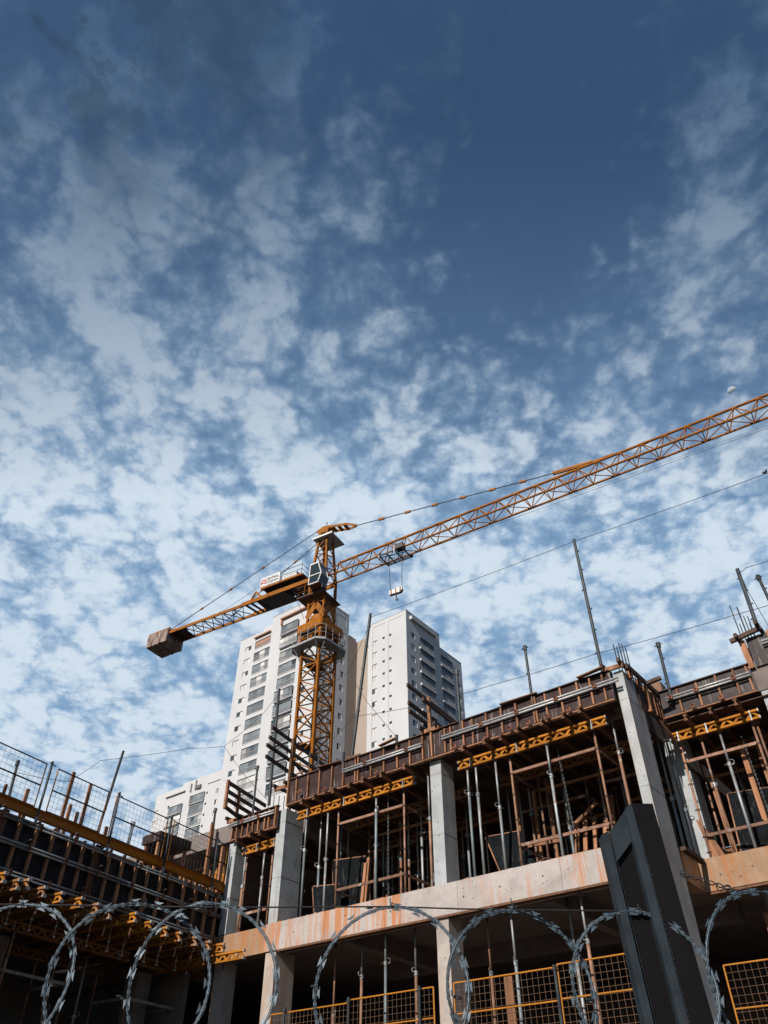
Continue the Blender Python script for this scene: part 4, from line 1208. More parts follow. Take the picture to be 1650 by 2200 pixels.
LG = 'orange framed mesh guards on the lower floor'
for y, a, b, z1, zm, lab in ((13.98, -14.05, -11.86, 4.58, 4.1, 'orange mesh guard behind the left half of the big wire loop'), (13.98, -11.82, -9.72, 4.63, 4.13, 'orange mesh guard left of the lower middle column'),
                             (13.98, -9.25, -7.12, 4.64, 4.14, 'orange mesh guard right of the lower middle column'), (13.98, -7.05, -5.0, 4.68, 4.16, 'orange mesh guard cut off by the black steel post'),
                             (15.72, -4.72, -3.1, 4.65, 4.0, 'orange mesh guard in the lower right corner'), (15.72, -3.05, -1.2, 4.67, 4.05, 'orange mesh guard at the lower right edge of the picture')):
    mesh_guard(lab, LG, fp(y), a, b, 3.6, z1, zm, 'mesh_frame', 'mesh_wire', 0.112, 0.015)
for x, lab in ((-13.6, 'short black guard post at the left end of the lower mesh guards'), (-11.8, 'black guard post between the two left lower mesh guards'), (-10.02, 'black guard post at the right of the left lower mesh guards'), (-7.08, 'tall black guard post between the two right lower mesh guards')):
    t = thing('fence_post', lab, 'fence post', (x, 13.93, 3.3), group='black posts of the lower mesh guards')
    wb(MB().tube((x, 13.93, 3.3), (x, 13.93, 4.64), 0.028, 9), 'post_tube', 'steel_dark', t)
    wb(MB().tube((x - 0.07, 13.92, 4.6), (x + 0.07, 13.92, 4.62), 0.013, 6).tube((x, 13.93, 4.58), (x, 13.93, 4.67), 0.036, 9), 'post_cap', 'steel_dark', t)

# ------------------------------------------------------------------ razor wire in front of the camera
RT = Vector((math.cos(HEAD), math.sin(HEAD), 0))
HD = Vector((-math.sin(HEAD), math.cos(HEAD), 0))
FENCE_D = 3.15                                             # the fence stands this far in front of the camera


def rp(r, z, d=0.0):
    p = RT * r + HD * (FENCE_D + d)
    return Vector((p.x, p.y, z))


tag(MB().prism([rp(-6, 0, -0.1), rp(6, 0, -0.1), rp(6, 0, 0.1), rp(-6, 0, 0.1)], (0, 0, 1.86)).build('boundary_wall', 'concrete_tan'), 'low boundary wall under the razor wire, below the picture', 'wall')
coil = thing('razor_wire', 'flat coil of galvanised razor wire looping along the fence top', 'razor wire', rp(0, 1.86))
LOOPS = [(-1.37, 2.172, 0.262), (-0.912, 2.165, 0.272), (-0.652, 2.162, 0.272), (-2.0, 2.17, 0.265), (0.026, 2.153, 0.270), (0.492, 2.15, 0.263), (0.925, 2.165, 0.243), (1.43, 2.19, 0.285), (1.9, 2.18, 0.27)]


def loop_parts(cr, cz, R, k):
    mb = MB()
    bars = MB()
    pts = []
    n = 64
    tilt = 0.05 if k % 2 else -0.05
    for i in range(n + 1):
        a = 2 * math.pi * i / n
        wob = 1 + 0.016 * math.sin(2 * a + 1.7 * k) + 0.010 * math.sin(3 * a + k)
        pts.append(rp(cr + R * wob * math.cos(a), cz + R * wob * math.sin(a), tilt * math.cos(a) + 0.02 * math.sin(2 * a)))
    c = rp(cr, cz)
    for a, b in zip(pts[:-1], pts[1:]):
        mb.tube(a, b, 0.0028, 6, caps=False)
        out = ((a + b) / 2 - c).normalized()
        d = (b - a).normalized()
        w = d.cross(out)
        for s in (-1, 1):                                  # the flat tape pressed round the core wire
            mb.bar(a + out * 0.0046 * s - d * 0.001, b + out * 0.0046 * s + d * 0.001, 0.0012, 0.0026, out)
    m = max(12, int(2 * math.pi * R / 0.082))
    for i in range(m):
        a = 2 * math.pi * (i + 0.3 * rc.random()) / m + k
        p = rp(cr + R * math.cos(a), cz + R * math.sin(a), tilt * math.cos(a) + 0.02 * math.sin(2 * a))
        out = (p - c).normalized()
        d = out.cross(HD).normalized()
        for s in (-1, 1):                                  # a bow-tie barb on each side of the wire
            o0, o1 = out * 0.004 * s, out * 0.0078 * s
            q = [p + o0 - d * 0.009, p + o1 - d * 0.010, p + o1 * 1.45 - d * 0.019, p + o1 * 1.6 - d * 0.017, p + o1 * 1.6 - d * 0.007,
                 p + o1 * 1.6 + d * 0.007, p + o1 * 1.6 + d * 0.017, p + o1 * 1.45 + d * 0.019, p + o1 + d * 0.010, p + o0 + d * 0.009]
            bars.prism([x - HD * 0.0006 for x in q], HD * 0.0012)
    return mb, bars


for k, (cr, cz, R) in enumerate(LOOPS):
    mb, bars = loop_parts(cr, cz, R, k)
    lp = wb(mb, 'wire_loop', 'razor', coil, True)
    stuff(bars.build('barbs', 'razor', lp))
for r_, z_ in ((-1.19, 2.17), (-0.93, 2.13), (-0.245, 2.16), (0.26, 2.13), (0.725, 2.12)):
    wb(MB().ring(rp(r_, z_), (0.1, 0.2, 1), 0.014, 0.003, 12, 5), 'clip', 'steel_dark', coil)
tw = [rp(-2.6, 2.440), rp(-1.458, 2.432), rp(-0.573, 2.421), rp(0.026, 2.424), rp(0.29, 2.416), rp(0.49, 2.413), rp(0.888, 2.409)]
wire('straight tension wire carrying the razor coil left of the black post', tw, 0.0030, 0.0, 'tension_wire', 4)
wire('straight tension wire of the razor coil at the right edge', [rp(1.30, 2.487), rp(1.6, 2.462), rp(2.6, 2.45)], 0.0030, 0.0, 'tension_wire', 4)
tie = thing('tie_wire', 'twisted dark tie wire with loops fixed to the side of the black post', 'wire', rp(1.17, 2.53))
a, b = rp(1.15, 2.535, -0.02), rp(1.34, 2.480, -0.01)
for ph in (0, math.pi):
    pts = []
    for i in range(33):
        t = i / 32
        p = a.lerp(b, t)
        pts.append(p + Vector((0, 0, 0.007 * math.sin(20 * t + ph))) + HD * 0.007 * math.cos(20 * t + ph))
    wb(MB().poly(pts, 0.0024, 5), 'strand', 'wire_dark', tie)
for r_, z_, q in ((1.285, 2.487, 0.013), (1.315, 2.483, 0.012), (1.158, 2.535, 0.012)):
    wb(MB().ring(rp(r_, z_, -0.02), HD, q, 0.0024, 14, 5), 'loop', 'wire_dark', tie)
for r_ in (-1.37, -0.9, -0.65, 0.03, 0.49, 0.97, 1.40):
    z_ = 2.432 if r_ < 0.9 else 2.41
    if r_ > 1.2:
        z_ = 2.475
    wb(MB().tube(rp(r_ - 0.004, z_ - 0.012), rp(r_ - 0.007, z_ + 0.022), 0.0022, 5).ring(rp(r_, z_ - 0.004), RT, 0.010, 0.0022, 10, 5), 'tie_twist', 'wire_dark', coil)

# black steel post: open channel with gusset and a closed side, cut obliquely at the top
post = thing('steel_post', 'thick black steel post with an open channel and slanting gusset at its head', 'post', rp(1.0, 0))
L = lambda z: 0.876 - 0.045 * (z - 2.687)                  # left edge leans
TZ, BZ = 2.79, 0.6


def pz(r_off, d, z):
    return rp(L(z) + r_off, z, d)


def slab_piece(r0, r1, d0, d1, z0, zl, zr):
    """upright plate between offsets r0..r1, top edge sloping from zl to zr"""
    mb = MB()
    v = [pz(r0, d0, z0), pz(r1, d0, z0), pz(r1, d1, z0), pz(r0, d1, z0), pz(r0, d0, zl), pz(r1, d0, zr), pz(r1, d1, zr), pz(r0, d1, zl)]
    return mb.add(v, [(0, 3, 2, 1), (4, 5, 6, 7), (0, 1, 5, 4), (1, 2, 6, 5), (2, 3, 7, 6), (3, 0, 4, 7)])


wb(slab_piece(0.0, 0.030, 0.0, 0.06, BZ, 2.69, 2.705), 'flange', 'post_black', post)
wb(slab_piece(0.112, 0.146, -0.02, 0.06, BZ, 2.782, 2.812), 'flange', 'post_black', post)
wb(slab_piece(0.030, 0.112, 0.016, 0.05, BZ, 2.66, 2.70), 'web', 'post_black_shaded', post)
wb(MB().prism([pz(0.034, -0.004, 2.585), pz(0.114, -0.004, 2.665), pz(0.114, -0.004, 2.782), pz(0.034, -0.004, 2.70)], HD * 0.016), 'gusset', 'post_black', post)
wb(slab_piece(0.146, 0.235, -0.012, 0.13, BZ, 2.812, 2.810), 'side_plate', 'post_black_shaded', post)
weld = MB()
for k in range(120):
    z = 0.8 + 1.9 * k / 120
    c = pz(0.150, -0.021, z)
    weld.tube(c, c + Vector((0, 0, 0.013)), 0.0013 * rc.uniform(0.4, 1.2), 5, 0.0008)
    c = pz(0.036, -0.001, z * 0.97)
    weld.tube(c, c + Vector((0, 0, 0.013)), 0.0011 * rc.uniform(0.4, 1.2), 5, 0.0006)
weld.v, weld.f = [v for v in weld.v], weld.f
wb(weld, 'weld_seam', 'post_black', post)


# ------------------------------------------------------------------ tower crane
CR = Vector((-31.36, 32.88, 0))
JA = rad(7.5)
JD = Vector((math.cos(JA), math.sin(JA), 0))
JN = Vector((-math.sin(JA), math.cos(JA), 0))             # towards the back of the jib
crane = thing('tower_crane', 'orange lattice tower crane with its jib reaching to the right edge', 'tower crane', CR)


def cp(s, off, z):
    p = JD * s + JN * off
    return Vector((p.x, p.y, z))


HW = 0.8
mast = MB()
for sx in (-1, 1):
    for sy in (-1, 1):
        mast.bar((sx * HW, sy * HW, 0), (sx * HW, sy * HW, 30.6), 0.17, 0.17, (0, 1, 0))
mast = mast.build('mast', 'crane_paint', crane)
lev, k = 17.0, 0
levels = []
while lev < 30.4:
    levels.append(lev)
    lev += 0.92
corner = [(-HW, -HW), (HW, -HW), (HW, HW), (-HW, HW)]
for k, z in enumerate(levels[:-1]):
    z2 = levels[k + 1]
    for c in range(4):
        (xa, ya), (xb, yb) = corner[c], corner[(c + 1) % 4]
        a, b = (Vector((xa, ya, z)), Vector((xb, yb, z2))) if (k + c) % 2 else (Vector((xb, yb, z)), Vector((xa, ya, z2)))
        MB().bar(a, b, 0.075, 0.075).build('brace', 'crane_paint', mast)
        if k % 2 == 0 or c in (1, 2):
            MB().bar(Vector((xa, ya, z)), Vector((xb, yb, z)), 0.07, 0.07).build('brace', 'crane_paint', mast)
        if c in (1, 2) and k % 2:
            MB().bar(Vector((xb, yb, z)) if (k + c) % 2 else Vector((xa, ya, z)), Vector((xa, ya, z2)) if (k + c) % 2 else Vector((xb, yb, z2)), 0.05, 0.05).build('brace', 'crane_paint', mast)
lad = MB()
for x in (-0.2, 0.2):
    lad.tube((x, 0.45, 15), (x, 0.45, 30.4), 0.02, 5)
z = 15
while z < 30.3:
    lad.tube((-0.2, 0.45, z), (0.2, 0.45, z), 0.012, 4)
    z += 0.3
lad.build('ladder', 'crane_dark', crane)
MB().box(-0.70, -0.1, -0.62, 0.62, 22.6, 22.68).box(-0.7, -0.66, -0.62, 0.62, 22.68, 22.9).build('rest_platform', 'crane_deck', crane)
MB().box(-0.70, 0.1, -0.62, 0.62, 28.3, 28.36).build('rest_platform', 'crane_deck', crane)
# climbing frame, its platform and rails
PH = 1.52
outline = [(-PH, -PH + 0.5), (-PH + 0.5, -PH), (PH - 0.5, -PH), (PH, -PH + 0.5), (PH, PH - 0.5), (PH - 0.5, PH), (-PH + 0.5, PH), (-PH, PH - 0.5)]
inner = [(-HW, -HW), (HW, -HW), (HW, HW), (-HW, HW)]
pl = MB()
outer_v = [(*p, 29.42) for p in outline]
for i in range(8):
    a, b = outline[i], outline[(i + 1) % 8]
    ia, ib = inner[[0, 0, 1, 1, 2, 2, 3, 3][i]], inner[[0, 1, 1, 2, 2, 3, 3, 0][i]]
    q = [a, b, ib, ia] if ia != ib else [a, b, ib]
    pl.prism([(*p, 29.40) for p in q], (0, 0, 0.05))
    pl.bar((*a, 29.46), (*b, 29.46), 0.03, 0.16)
pl = pl.build('platform', 'crane_grey', crane)
for i in range(8):
    a, b = Vector((*outline[i], 0)), Vector((*outline[(i + 1) % 8], 0))
    for zz in (29.95, 30.25, 30.55):
        MB().tube(a + Vector((0, 0, zz)), b + Vector((0, 0, zz)), 0.016, 5).build('rail', 'crane_rail', pl)
    nposts = 3 if (b - a).length > 1 else 1
    for j in range(nposts):
        p = a.lerp(b, j / nposts)
        MB().tube(p + Vector((0, 0, 29.45)), p + Vector((0, 0, 30.55)), 0.018, 5).build('rail_post', 'crane_rail', pl)
    MB().tube(a * 0.97 + Vector((0, 0, 29.40)), Vector((math.copysign(HW, a.x), math.copysign(HW, a.y), 28.45)), 0.022, 5).build('stay', 'crane_rail', pl)
fr = MB()
HF = 0.95
for sx in (-1, 1):
    for sy in (-1, 1):
        fr.bar((sx * HF, sy * HF, 29.45), (sx * HF, sy * HF, 30.75), 0.16, 0.16, (0, 1, 0))
fr.build('climbing_leg', 'crane_paint', crane)
for a, b in (((-HF, -HF, 29.6), (HF, -HF, 30.6)), ((HF, -HF, 29.6), (HF, HF, 30.6)), ((HF, HF, 29.6), (HF, -HF, 30.6)), ((HF, HF, 29.6), (-HF, HF, 30.6)), ((-HF, HF, 29.6), (-HF, -HF, 30.6)), ((-HF, -HF, 30.2), (HF, -HF, 30.3))):
    MB().bar(a, b, 0.07, 0.09).build('brace', 'crane_paint', crane)
ring = MB()
HB = 1.08
for (xa, ya), (xb, yb) in (((-HB, -HB), (HB, -HB)), ((HB, -HB), (HB, HB)), ((HB, HB), (-HB, HB)), ((-HB, HB), (-HB, -HB))):
    ring.bar((xa, ya, 31.0), (xb, yb, 31.0), 0.14, 0.62)
ring.box(-1.0, 1.0, -1.0, 1.0, 31.05, 31.3)
ring.build('ring_beam', 'crane_paint', crane)
MB().tube((0, 0, 31.31), (0, 0, 32.1), 0.78, 28, 0.74).build('slewing_ring', 'crane_paint', crane)
MB().tube((0, 0, 31.62), (0, 0, 31.72), 0.86, 28).build('ring_flange', 'crane_paint', crane)
for c in range(4):
    ax, ay = [(-0.66, -0.66), (0.66, -0.66), (0.66, 0.66), (-0.66, 0.66)][c]
    p = cp(ax, ay, 0)
    MB().bar(p + Vector((0, 0, 31.7)), p * 1.0 + Vector((0, 0, 33.6)), 0.15, 0.15, (0, 1, 0)).build('turntable_leg', 'crane_paint', crane)
for a, b in ((cp(-0.7, -0.72, 32.0), cp(0, -0.72, 33.0)), (cp(0.7, -0.72, 32.0), cp(0, -0.72, 33.0)), (cp(0.72, -0.7, 32.0), cp(0.72, 0, 33.0)), (cp(0.72, 0.7, 32.0), cp(0.72, 0, 33.0))):
    MB().bar(a, b, 0.42, 0.05, JN if abs((b - a).normalized() @ JD) > 0.3 else JD).build('turntable_plate', 'crane_paint', crane)
for a, b in ((cp(-0.66, -0.7, 33.0), cp(0.66, -0.7, 33.6)), (cp(0.66, -0.7, 33.0), cp(-0.66, -0.7, 33.6)), (cp(0.7, -0.66, 33.0), cp(0.7, 0.66, 33.6)), (cp(-0.66, 0.66, 32.2), cp(0.66, 0.66, 33.6))):
    MB().bar(a, b, 0.06, 0.06).build('brace', 'crane_paint', crane)
# access platform and cab


def cprism(s0, s1, o0, o1, z0, z1):
    return MB().prism([cp(s0, o0, z0), cp(s1, o0, z0), cp(s1, o1, z0), cp(s0, o1, z0)], (0, 0, z1 - z0))


cprism(-1.35, 0.95, -1.25, 1.0, 33.55, 33.63).build('access_platform', 'crane_deck', crane)
for a, b in ((cp(-1.33, -1.22, 0), cp(-0.1, -1.22, 0)), (cp(-1.33, -1.22, 0), cp(-1.33, 0.9, 0))):
    for zz in (34.05, 34.55):
        MB().tube(a + Vector((0, 0, zz)), b + Vector((0, 0, zz)), 0.018, 5).build('platform_rail', 'crane_paint', crane)
    for t in (0, 0.5, 1):
        p = a.lerp(b, t)
        MB().tube(p + Vector((0, 0, 33.6)), p + Vector((0, 0, 34.55)), 0.018, 5).build('platform_rail', 'crane_paint', crane)
MB().bar(cp(-1.3, -1.2, 33.5), cp(-0.85, -0.85, 31.9), 0.03, 0.03).build('hanging_stay', 'crane_dark', crane)
for c, (ax, ay) in enumerate([(-0.66, -0.66), (0.66, -0.66), (0.66, 0.66), (-0.66, 0.66)]):
    MB().bar(cp(ax, ay, 33.6), cp(ax, ay, 35.5), 0.17, 0.17, JN).build('head_leg', 'crane_paint', crane)
# cab: a white framed box whose front leans out at mid height
S0, S1, O0, O1, Z0, Z1 = 0.08, 1.10, -1.85, -0.95, 33.9, 35.62
ZM = 34.62
side_pts = lambda o: [cp(S0, o, Z0), cp(S1 - 0.22, o, Z0), cp(S1 + 0.02, o, ZM), cp(S1 - 0.28, o, Z1), cp(S0 + 0.06, o, Z1)]
cab = MB().prism(side_pts(O0 + 0.02), JN * (O1 - O0 - 0.04)).build('cab', 'glass_cab', crane)
fb = MB()
for o in (O0, O1):
    P = side_pts(o)
    for i in range(5):
        fb.bar(P[i], P[(i + 1) % 5], 0.07, 0.07)
    fb.bar(P[2], cp(S0 + 0.02, o, ZM), 0.07, 0.07)
for i in range(5):
    fb.bar(side_pts(O0)[i], side_pts(O1)[i], 0.07, 0.07)
fb.build('cab_frame', 'cab_white', cab)
cprism(S0 - 0.03, S1 - 0.12, O0 - 0.02, O1 + 0.02, Z0 - 0.09, Z0 - 0.04).build('cab_floor', 'crane_deck', cab)
cprism(S0 + 0.02, S1 - 0.2, O0 - 0.03, O1 + 0.03, Z1 + 0.03, Z1 + 0.09).build('cab_roof', 'cab_white', cab)
cprism(S0 - 0.06, S0 - 0.01, O0 + 0.1, O1, Z0, Z1).build('cab_back', 'cab_white', cab)
MB().tube(cp(S1 - 0.05, O0 + 0.3, Z0 - 0.03), cp(S1 - 0.05, O0 + 0.3, Z0 - 0.4), 0.03, 6).build('cab_lamp', 'crane_dark', cab)
# tower head
head = MB()
top_c = []
for ax, ay in ((-1, -1), (1, -1), (1, 1), (-1, 1)):
    a, b = cp(ax * 0.66, ay * 0.66, 35.4), cp(ax * 0.30, ay * 0.34, 40.0)
    head.bar(a, b, 0.15, 0.15, JN)
    top_c.append((a, b))
head = head.build('tower_head', 'crane_paint', crane)
for k in range(7):
    t0, t1 = k / 7.4, (k + 1) / 7.4
    for c in range(4):
        (a0, b0), (a1, b1) = top_c[c], top_c[(c + 1) % 4]
        p, q = a0.lerp(b0, t0), a1.lerp(b1, t1)
        if (k + c) % 2 and c % 2:
            p, q = a1.lerp(b1, t0), a0.lerp(b0, t1)
        MB().bar(p, q, 0.06, 0.06).build('brace', 'crane_paint', head)
cprism(-0.72, 1.05, -0.75, 1.0, 39.18, 39.27).build('head_platform', 'crane_grey', crane)
cprism(-0.74, 1.07, -0.78, -0.74, 39.16, 39.32).build('head_platform_edge', 'cab_white', crane)
MB().tube(cp(-0.8, -0.35, 37.0), cp(-0.55, -0.3, 39.1), 0.018, 5).tube(cp(-0.95, 0.05, 37.0), cp(-0.7, 0.05, 39.1), 0.018, 5).build('head_ladder', 'crane_dark', crane)
MB().prism([cp(-0.75, -0.36, 40.32), cp(-0.45, -0.36, 39.95), cp(0.35, -0.36, 39.95), cp(0.5, -0.36, 40.45), cp(-0.1, -0.36, 40.58)], JN * 0.72).build('head_block', 'crane_paint', crane)
arm = MB()
for o in (-0.34, 0.30):
    arm.bar(cp(0.3, o, 40.35), cp(2.0, o, 39.92), 0.05, 0.20)
    arm.bar(cp(2.0, o, 39.92), cp(2.75, o * 0.15, 39.68), 0.05, 0.2)
for s in (0.8, 1.35, 1.9):
    arm.bar(cp(s, -0.32, 40.18 - 0.24 * (s - 0.5)), cp(s, 0.30, 40.18 - 0.24 * (s - 0.5)), 0.28, 0.05)
arm.build('pendant_arm', 'crane_paint', crane)
MB().tube(cp(0.05, -0.1, 40.7), cp(0.05, -0.1, 41.05), 0.03, 6).tube(cp(0.05, -0.1, 41.0), cp(0.05, -0.1, 41.1), 0.05, 6).build('warning_lamp', 'crane_dark', crane)
# jib: one top chord over two bottom chords
JW, JL, PAN = 0.5, 46.0, 1.42
ztop = lambda s: 36.62 + 0.020 * (s - 1.3)
zbot = lambda s: 35.34 + 0.020 * (s - 1.3)
jib = MB()
jib.tube(cp(1.35, 0, ztop(1.35)), cp(JL, 0, ztop(JL)), 0.088, 8)
for o in (-JW, JW):
    jib.tube(cp(0.2, o, zbot(0.2)), cp(JL, o, zbot(JL)), 0.07, 8)
jib = jib.build('jib', 'crane_paint', crane, smooth=False)
MB().tube(cp(0.55, -JW, zbot(0.5)), cp(1.35, 0, ztop(1.3)), 0.05, 6).build('brace', 'crane_paint', jib)
MB().tube(cp(0.55, JW, zbot(0.5)), cp(1.35, 0, ztop(1.3)), 0.05, 6).build('brace', 'crane_paint', jib)
s, k = 1.35, 0
while s + PAN <= JL:
    mid, e = s + PAN / 2, s + PAN
    for o in (-JW, JW):
        MB().tube(cp(s, 0, ztop(s)), cp(mid, o, zbot(mid)), 0.038, 5).build('brace', 'crane_paint', jib)
        MB().tube(cp(mid, o, zbot(mid)), cp(e, 0, ztop(e)), 0.038, 5).build('brace', 'crane_paint', jib)
    a, b = (-JW, JW) if k % 2 else (JW, -JW)
    MB().tube(cp(mid, a, zbot(mid)), cp(mid + PAN, b, zbot(mid + PAN)), 0.03, 5).build('brace', 'crane_paint', jib)
    MB().tube(cp(mid, -JW, zbot(mid)), cp(mid, JW, zbot(mid)), 0.03, 5).build('brace', 'crane_paint', jib)
    s += PAN
    k += 1
for s in (9.7, 5.6, 24.2):
    MB().tube(cp(s - 0.3, 0, ztop(s)), cp(s + 0.3, 0, ztop(s)), 0.105, 8).build('chord_joint', 'crane_paint', jib)
# pendant to the jib, made of bar lengths and link plates
A, B = cp(2.75, 0, 39.66), cp(18.3, 0, 37.42)
links = 7
pend = MB().tube(A, B, 0.034, 6).build('pendant_bar', 'rope', crane)
for i in range(1, links):
    p = A.lerp(B, i / links)
    d = (B - A).normalized()
    MB().bar(p - d * 0.24, p + d * 0.24, 0.12, 0.16).build('link_plate', 'crane_paint', pend)
for o in (-0.1, 0.1):
    MB().bar(cp(18.2, o, 37.43), cp(20.9, o, 37.13), 0.06, 0.15).build('pendant_plate', 'crane_paint', crane)
MB().bar(cp(20.8, 0, 37.12), cp(22.3, 0, 37.13), 0.10, 0.15).build('pendant_plate', 'crane_paint', crane)
MB().tube(cp(6.2, 0, 34.98), cp(40, 0, 34.6), 0.012, 5).tube(cp(6.5, -0.2, 35.02), cp(40, 0.2, 34.95), 0.008, 5).build('trolley_rope', 'rope', crane)
MB().tube(cp(1.5, 0.1, 35.9), cp(40, 0.1, 36.5), 0.009, 5).build('hoist_rope', 'rope', crane)
# trolley
TS = 6.15
tr = MB()
for o in (-0.62, 0.62):
    tr.bar(cp(TS - 0.95, o, 35.30), cp(TS + 0.95, o, 35.33), 0.07, 0.12)
for s in (-0.95, -0.35, 0.3, 0.92):
    tr.bar(cp(TS + s, -0.62, 35.24), cp(TS + s, 0.62, 35.24), 0.07, 0.09)
tr.bar(cp(TS - 0.9, -0.5, 35.2), cp(TS + 0.9, -0.2, 35.2), 0.05, 0.05)
for s in (-0.95, 0.92):
    for o in (-0.66, 0.66):
        tr.tube(cp(TS + s, o - 0.05, 35.42), cp(TS + s, o + 0.05, 35.42), 0.12, 10)
tr = tr.build('trolley', 'crane_dark', crane)
for s in (-0.6, -0.15, 0.3):
    MB().ring(cp(TS + s, 0.1, 35.22), JN, 0.17, 0.035, 14, 6).build('sheave', 'crane_grey', tr)
cprism(TS + 0.35, TS + 0.95, -0.75, -0.25, 35.3, 35.72).build('trolley_box', 'crane_dark', tr)
cprism(TS - 0.15, TS + 0.1, -0.2, 0.1, 36.0, 36.35).build('trolley_box', 'crane_dark', tr)
MB().bar(cp(TS - 1.0, -0.66, 35.1), cp(TS - 1.0, -0.66, 35.6), 0.06, 0.06, JN).bar(cp(TS + 0.25, -0.66, 35.1), cp(TS + 0.25, -0.66, 35.75), 0.06, 0.06, JN).build('trolley_hanger', 'cab_white', tr)
# hook block, hanging on two ropes
HB0 = CR + cp(TS, 0, 31.6)
hk = thing('hook_block', 'white and orange striped crane hook block hanging on two ropes below the trolley', 'crane hook', HB0)
for a, b in ((cp(-0.62, 0, 0.9), cp(-0.80, 0, 4.9)), (cp(0.62, 0, 1.05), cp(0.72, 0, 4.9))):
    MB().tube(a, b, 0.030, 5).build('rope', 'rope', hk)
body = MB().prism([cp(-0.68, -0.1, 0.75), cp(-0.6, -0.1, 0.62), cp(0.5, -0.1, 0.62), cp(0.68, -0.1, 0.8), cp(0.66, -0.1, 1.15), cp(-0.66, -0.1, 1.1)], JN * 0.2).build('block_body', 'cab_white', hk)
for s in (-0.55, -0.06, 0.42):
    MB().prism([cp(s, -0.115, 0.66), cp(s + 0.13, -0.115, 0.66), cp(s + 0.13, -0.115, 1.14), cp(s, -0.115, 1.14)], JN * 0.23).build('stripe', 'crane_paint', body)
MB().bar(cp(-0.66, 0, 0.62), cp(0.5, 0, 0.58), 0.26, 0.08).bar(cp(0.5, 0, 0.58), cp(0.7, 0, 0.8), 0.26, 0.08).build('lower_edge', 'crane_dark', body)
MB().tube(cp(0, 0, 0.6), cp(0, 0, 0.28), 0.07, 8).poly([cp(0, 0, 0.3), cp(0.02, 0, 0.12), cp(-0.04, 0, 0.0), cp(0.04, 0, -0.12), cp(0.14, 0, -0.12), cp(0.18, 0, -0.02)], 0.055, 8).build('hook', 'crane_dark', hk)
hk.scale = (0.72, 0.72, 0.78)
# counter jib
cj = MB()
for o in (-0.72, 0.72):
    cj.bar(cp(-16.2, o, 35.32), cp(0.7, o, 35.32), 0.09, 0.24 if o < 0 else 0.22)
    cj.bar(cp(-7.0, o, 35.36), cp(0.7, o, 35.36), 0.13, 0.34)
cj = cj.build('counter_jib', 'crane_paint', crane)
s, k = -13.9, 0
while s < -6.9:
    MB().bar(cp(s, -0.72, 35.3), cp(s, 0.72, 35.3), 0.05, 0.06).build('brace', 'crane_dark', cj)
    MB().bar(cp(s, -0.72, 35.28), cp(s + 1.0, 0.72, 35.28), 0.05, 0.05).build('brace', 'crane_dark', cj)
    MB().bar(cp(s, 0.72, 35.26), cp(s + 1.0, -0.72, 35.26), 0.05, 0.05).build('brace', 'crane_dark', cj)
    s += 1.0
cprism(-14.6, -13.0, -0.68, 0.68, 35.36, 35.42).build('deck_plate', 'crane_deck', cj)
cprism(-5.6, -2.9, -0.66, 0.66, 35.18, 35.23).build('deck_plate', 'crane_dark', cj)
cprism(-1.9, -0.4, -0.3, 0.66, 35.18, 35.23).build('deck_plate', 'crane_dark', cj)
for s in (-6.6, -6.1, -5.4, -3.0, -2.4, -1.6, -0.9):
    MB().bar(cp(s, -0.72, 35.22), cp(s + 0.2, 0.72, 35.22), 0.10, 0.14).build('cross_member', 'crane_dark', cj)
MB().tube(cp(-2.45, -0.45, 35.62), cp(-2.45, 0.35, 35.62), 0.32, 16).build('winch_drum', 'crane_grey', cj)
for o in (-0.5, 0.4):
    MB().ring(cp(-2.45, o, 35.62), JN, 0.36, 0.05, 18, 6).build('winch_flange', 'crane_dark', cj)
cprism(-4.9, -3.2, -0.5, 0.5, 35.5, 36.1).build('winch_motor', 'crane_dark', cj)
for dz in (0.0, 0.12, 0.24):
    MB().tube(cp(-2.2, -0.2 + dz, 35.3), cp(-1.2, 0.0 + dz, 35.35), 0.05, 6).build('cable_loom', 'rope', cj)
MB().bar(cp(-6.2, -0.72, 35.45), cp(-5.75, -0.72, 36.15), 0.1, 0.1).bar(cp(-5.75, -0.72, 36.15), cp(-5.15, -0.72, 35.45), 0.1, 0.14).bar(cp(-6.4, -0.72, 35.42), cp(-5.1, -0.72, 35.42), 0.1, 0.12).build('deck_trestle', 'crane_paint', cj)
MB().bar(cp(-5.1, -0.95, 36.02), cp(-1.3, -0.95, 36.02), 0.1, 0.16).bar(cp(-5.1, 0.95, 36.02), cp(-1.3, 0.95, 36.02), 0.1, 0.16).bar(cp(-1.3, -0.95, 36.02), cp(-1.3, 0.95, 36.02), 0.1, 0.16).build('cabinet_deck', 'crane_paint', cj)
cprism(-5.0, -1.35, -0.9, 0.9, 35.98, 36.03).build('cabinet_floor', 'crane_dark', cj)
cprism(-3.35, -1.9, -0.85, 0.5, 36.10, 36.62).build('cabinet', 'cab_white', cj)
cprism(-3.3, -2.0, -0.86, -0.85, 36.28, 36.36).build('cabinet_louvre', 'crane_rail', cj)
for a, b in (((-3.3, -0.95, 36.1), (-3.3, -0.95, 37.0)), ((-1.35, -0.95, 36.1), (-1.35, -0.95, 37.15)), ((-1.35, 0.9, 36.1), (-1.35, 0.9, 37.0)), ((-3.3, -0.95, 36.98), (-1.35, -0.95, 36.98)), ((-1.35, -0.95, 36.98), (-1.35, 0.9, 36.98)), ((-1.35, -0.95, 36.55), (-1.35, 0.9, 36.55)), ((-3.3, -0.95, 36.55), (-1.35, -0.95, 36.55))):
    MB().tube(cp(*a), cp(*b), 0.022, 5).build('deck_rail', 'crane_dark', cj)
MB().bar(cp(-1.9, 0, 35.5), cp(-0.55, 0, 36.9), 0.09, 0.1).build('head_strut', 'crane_paint', crane)
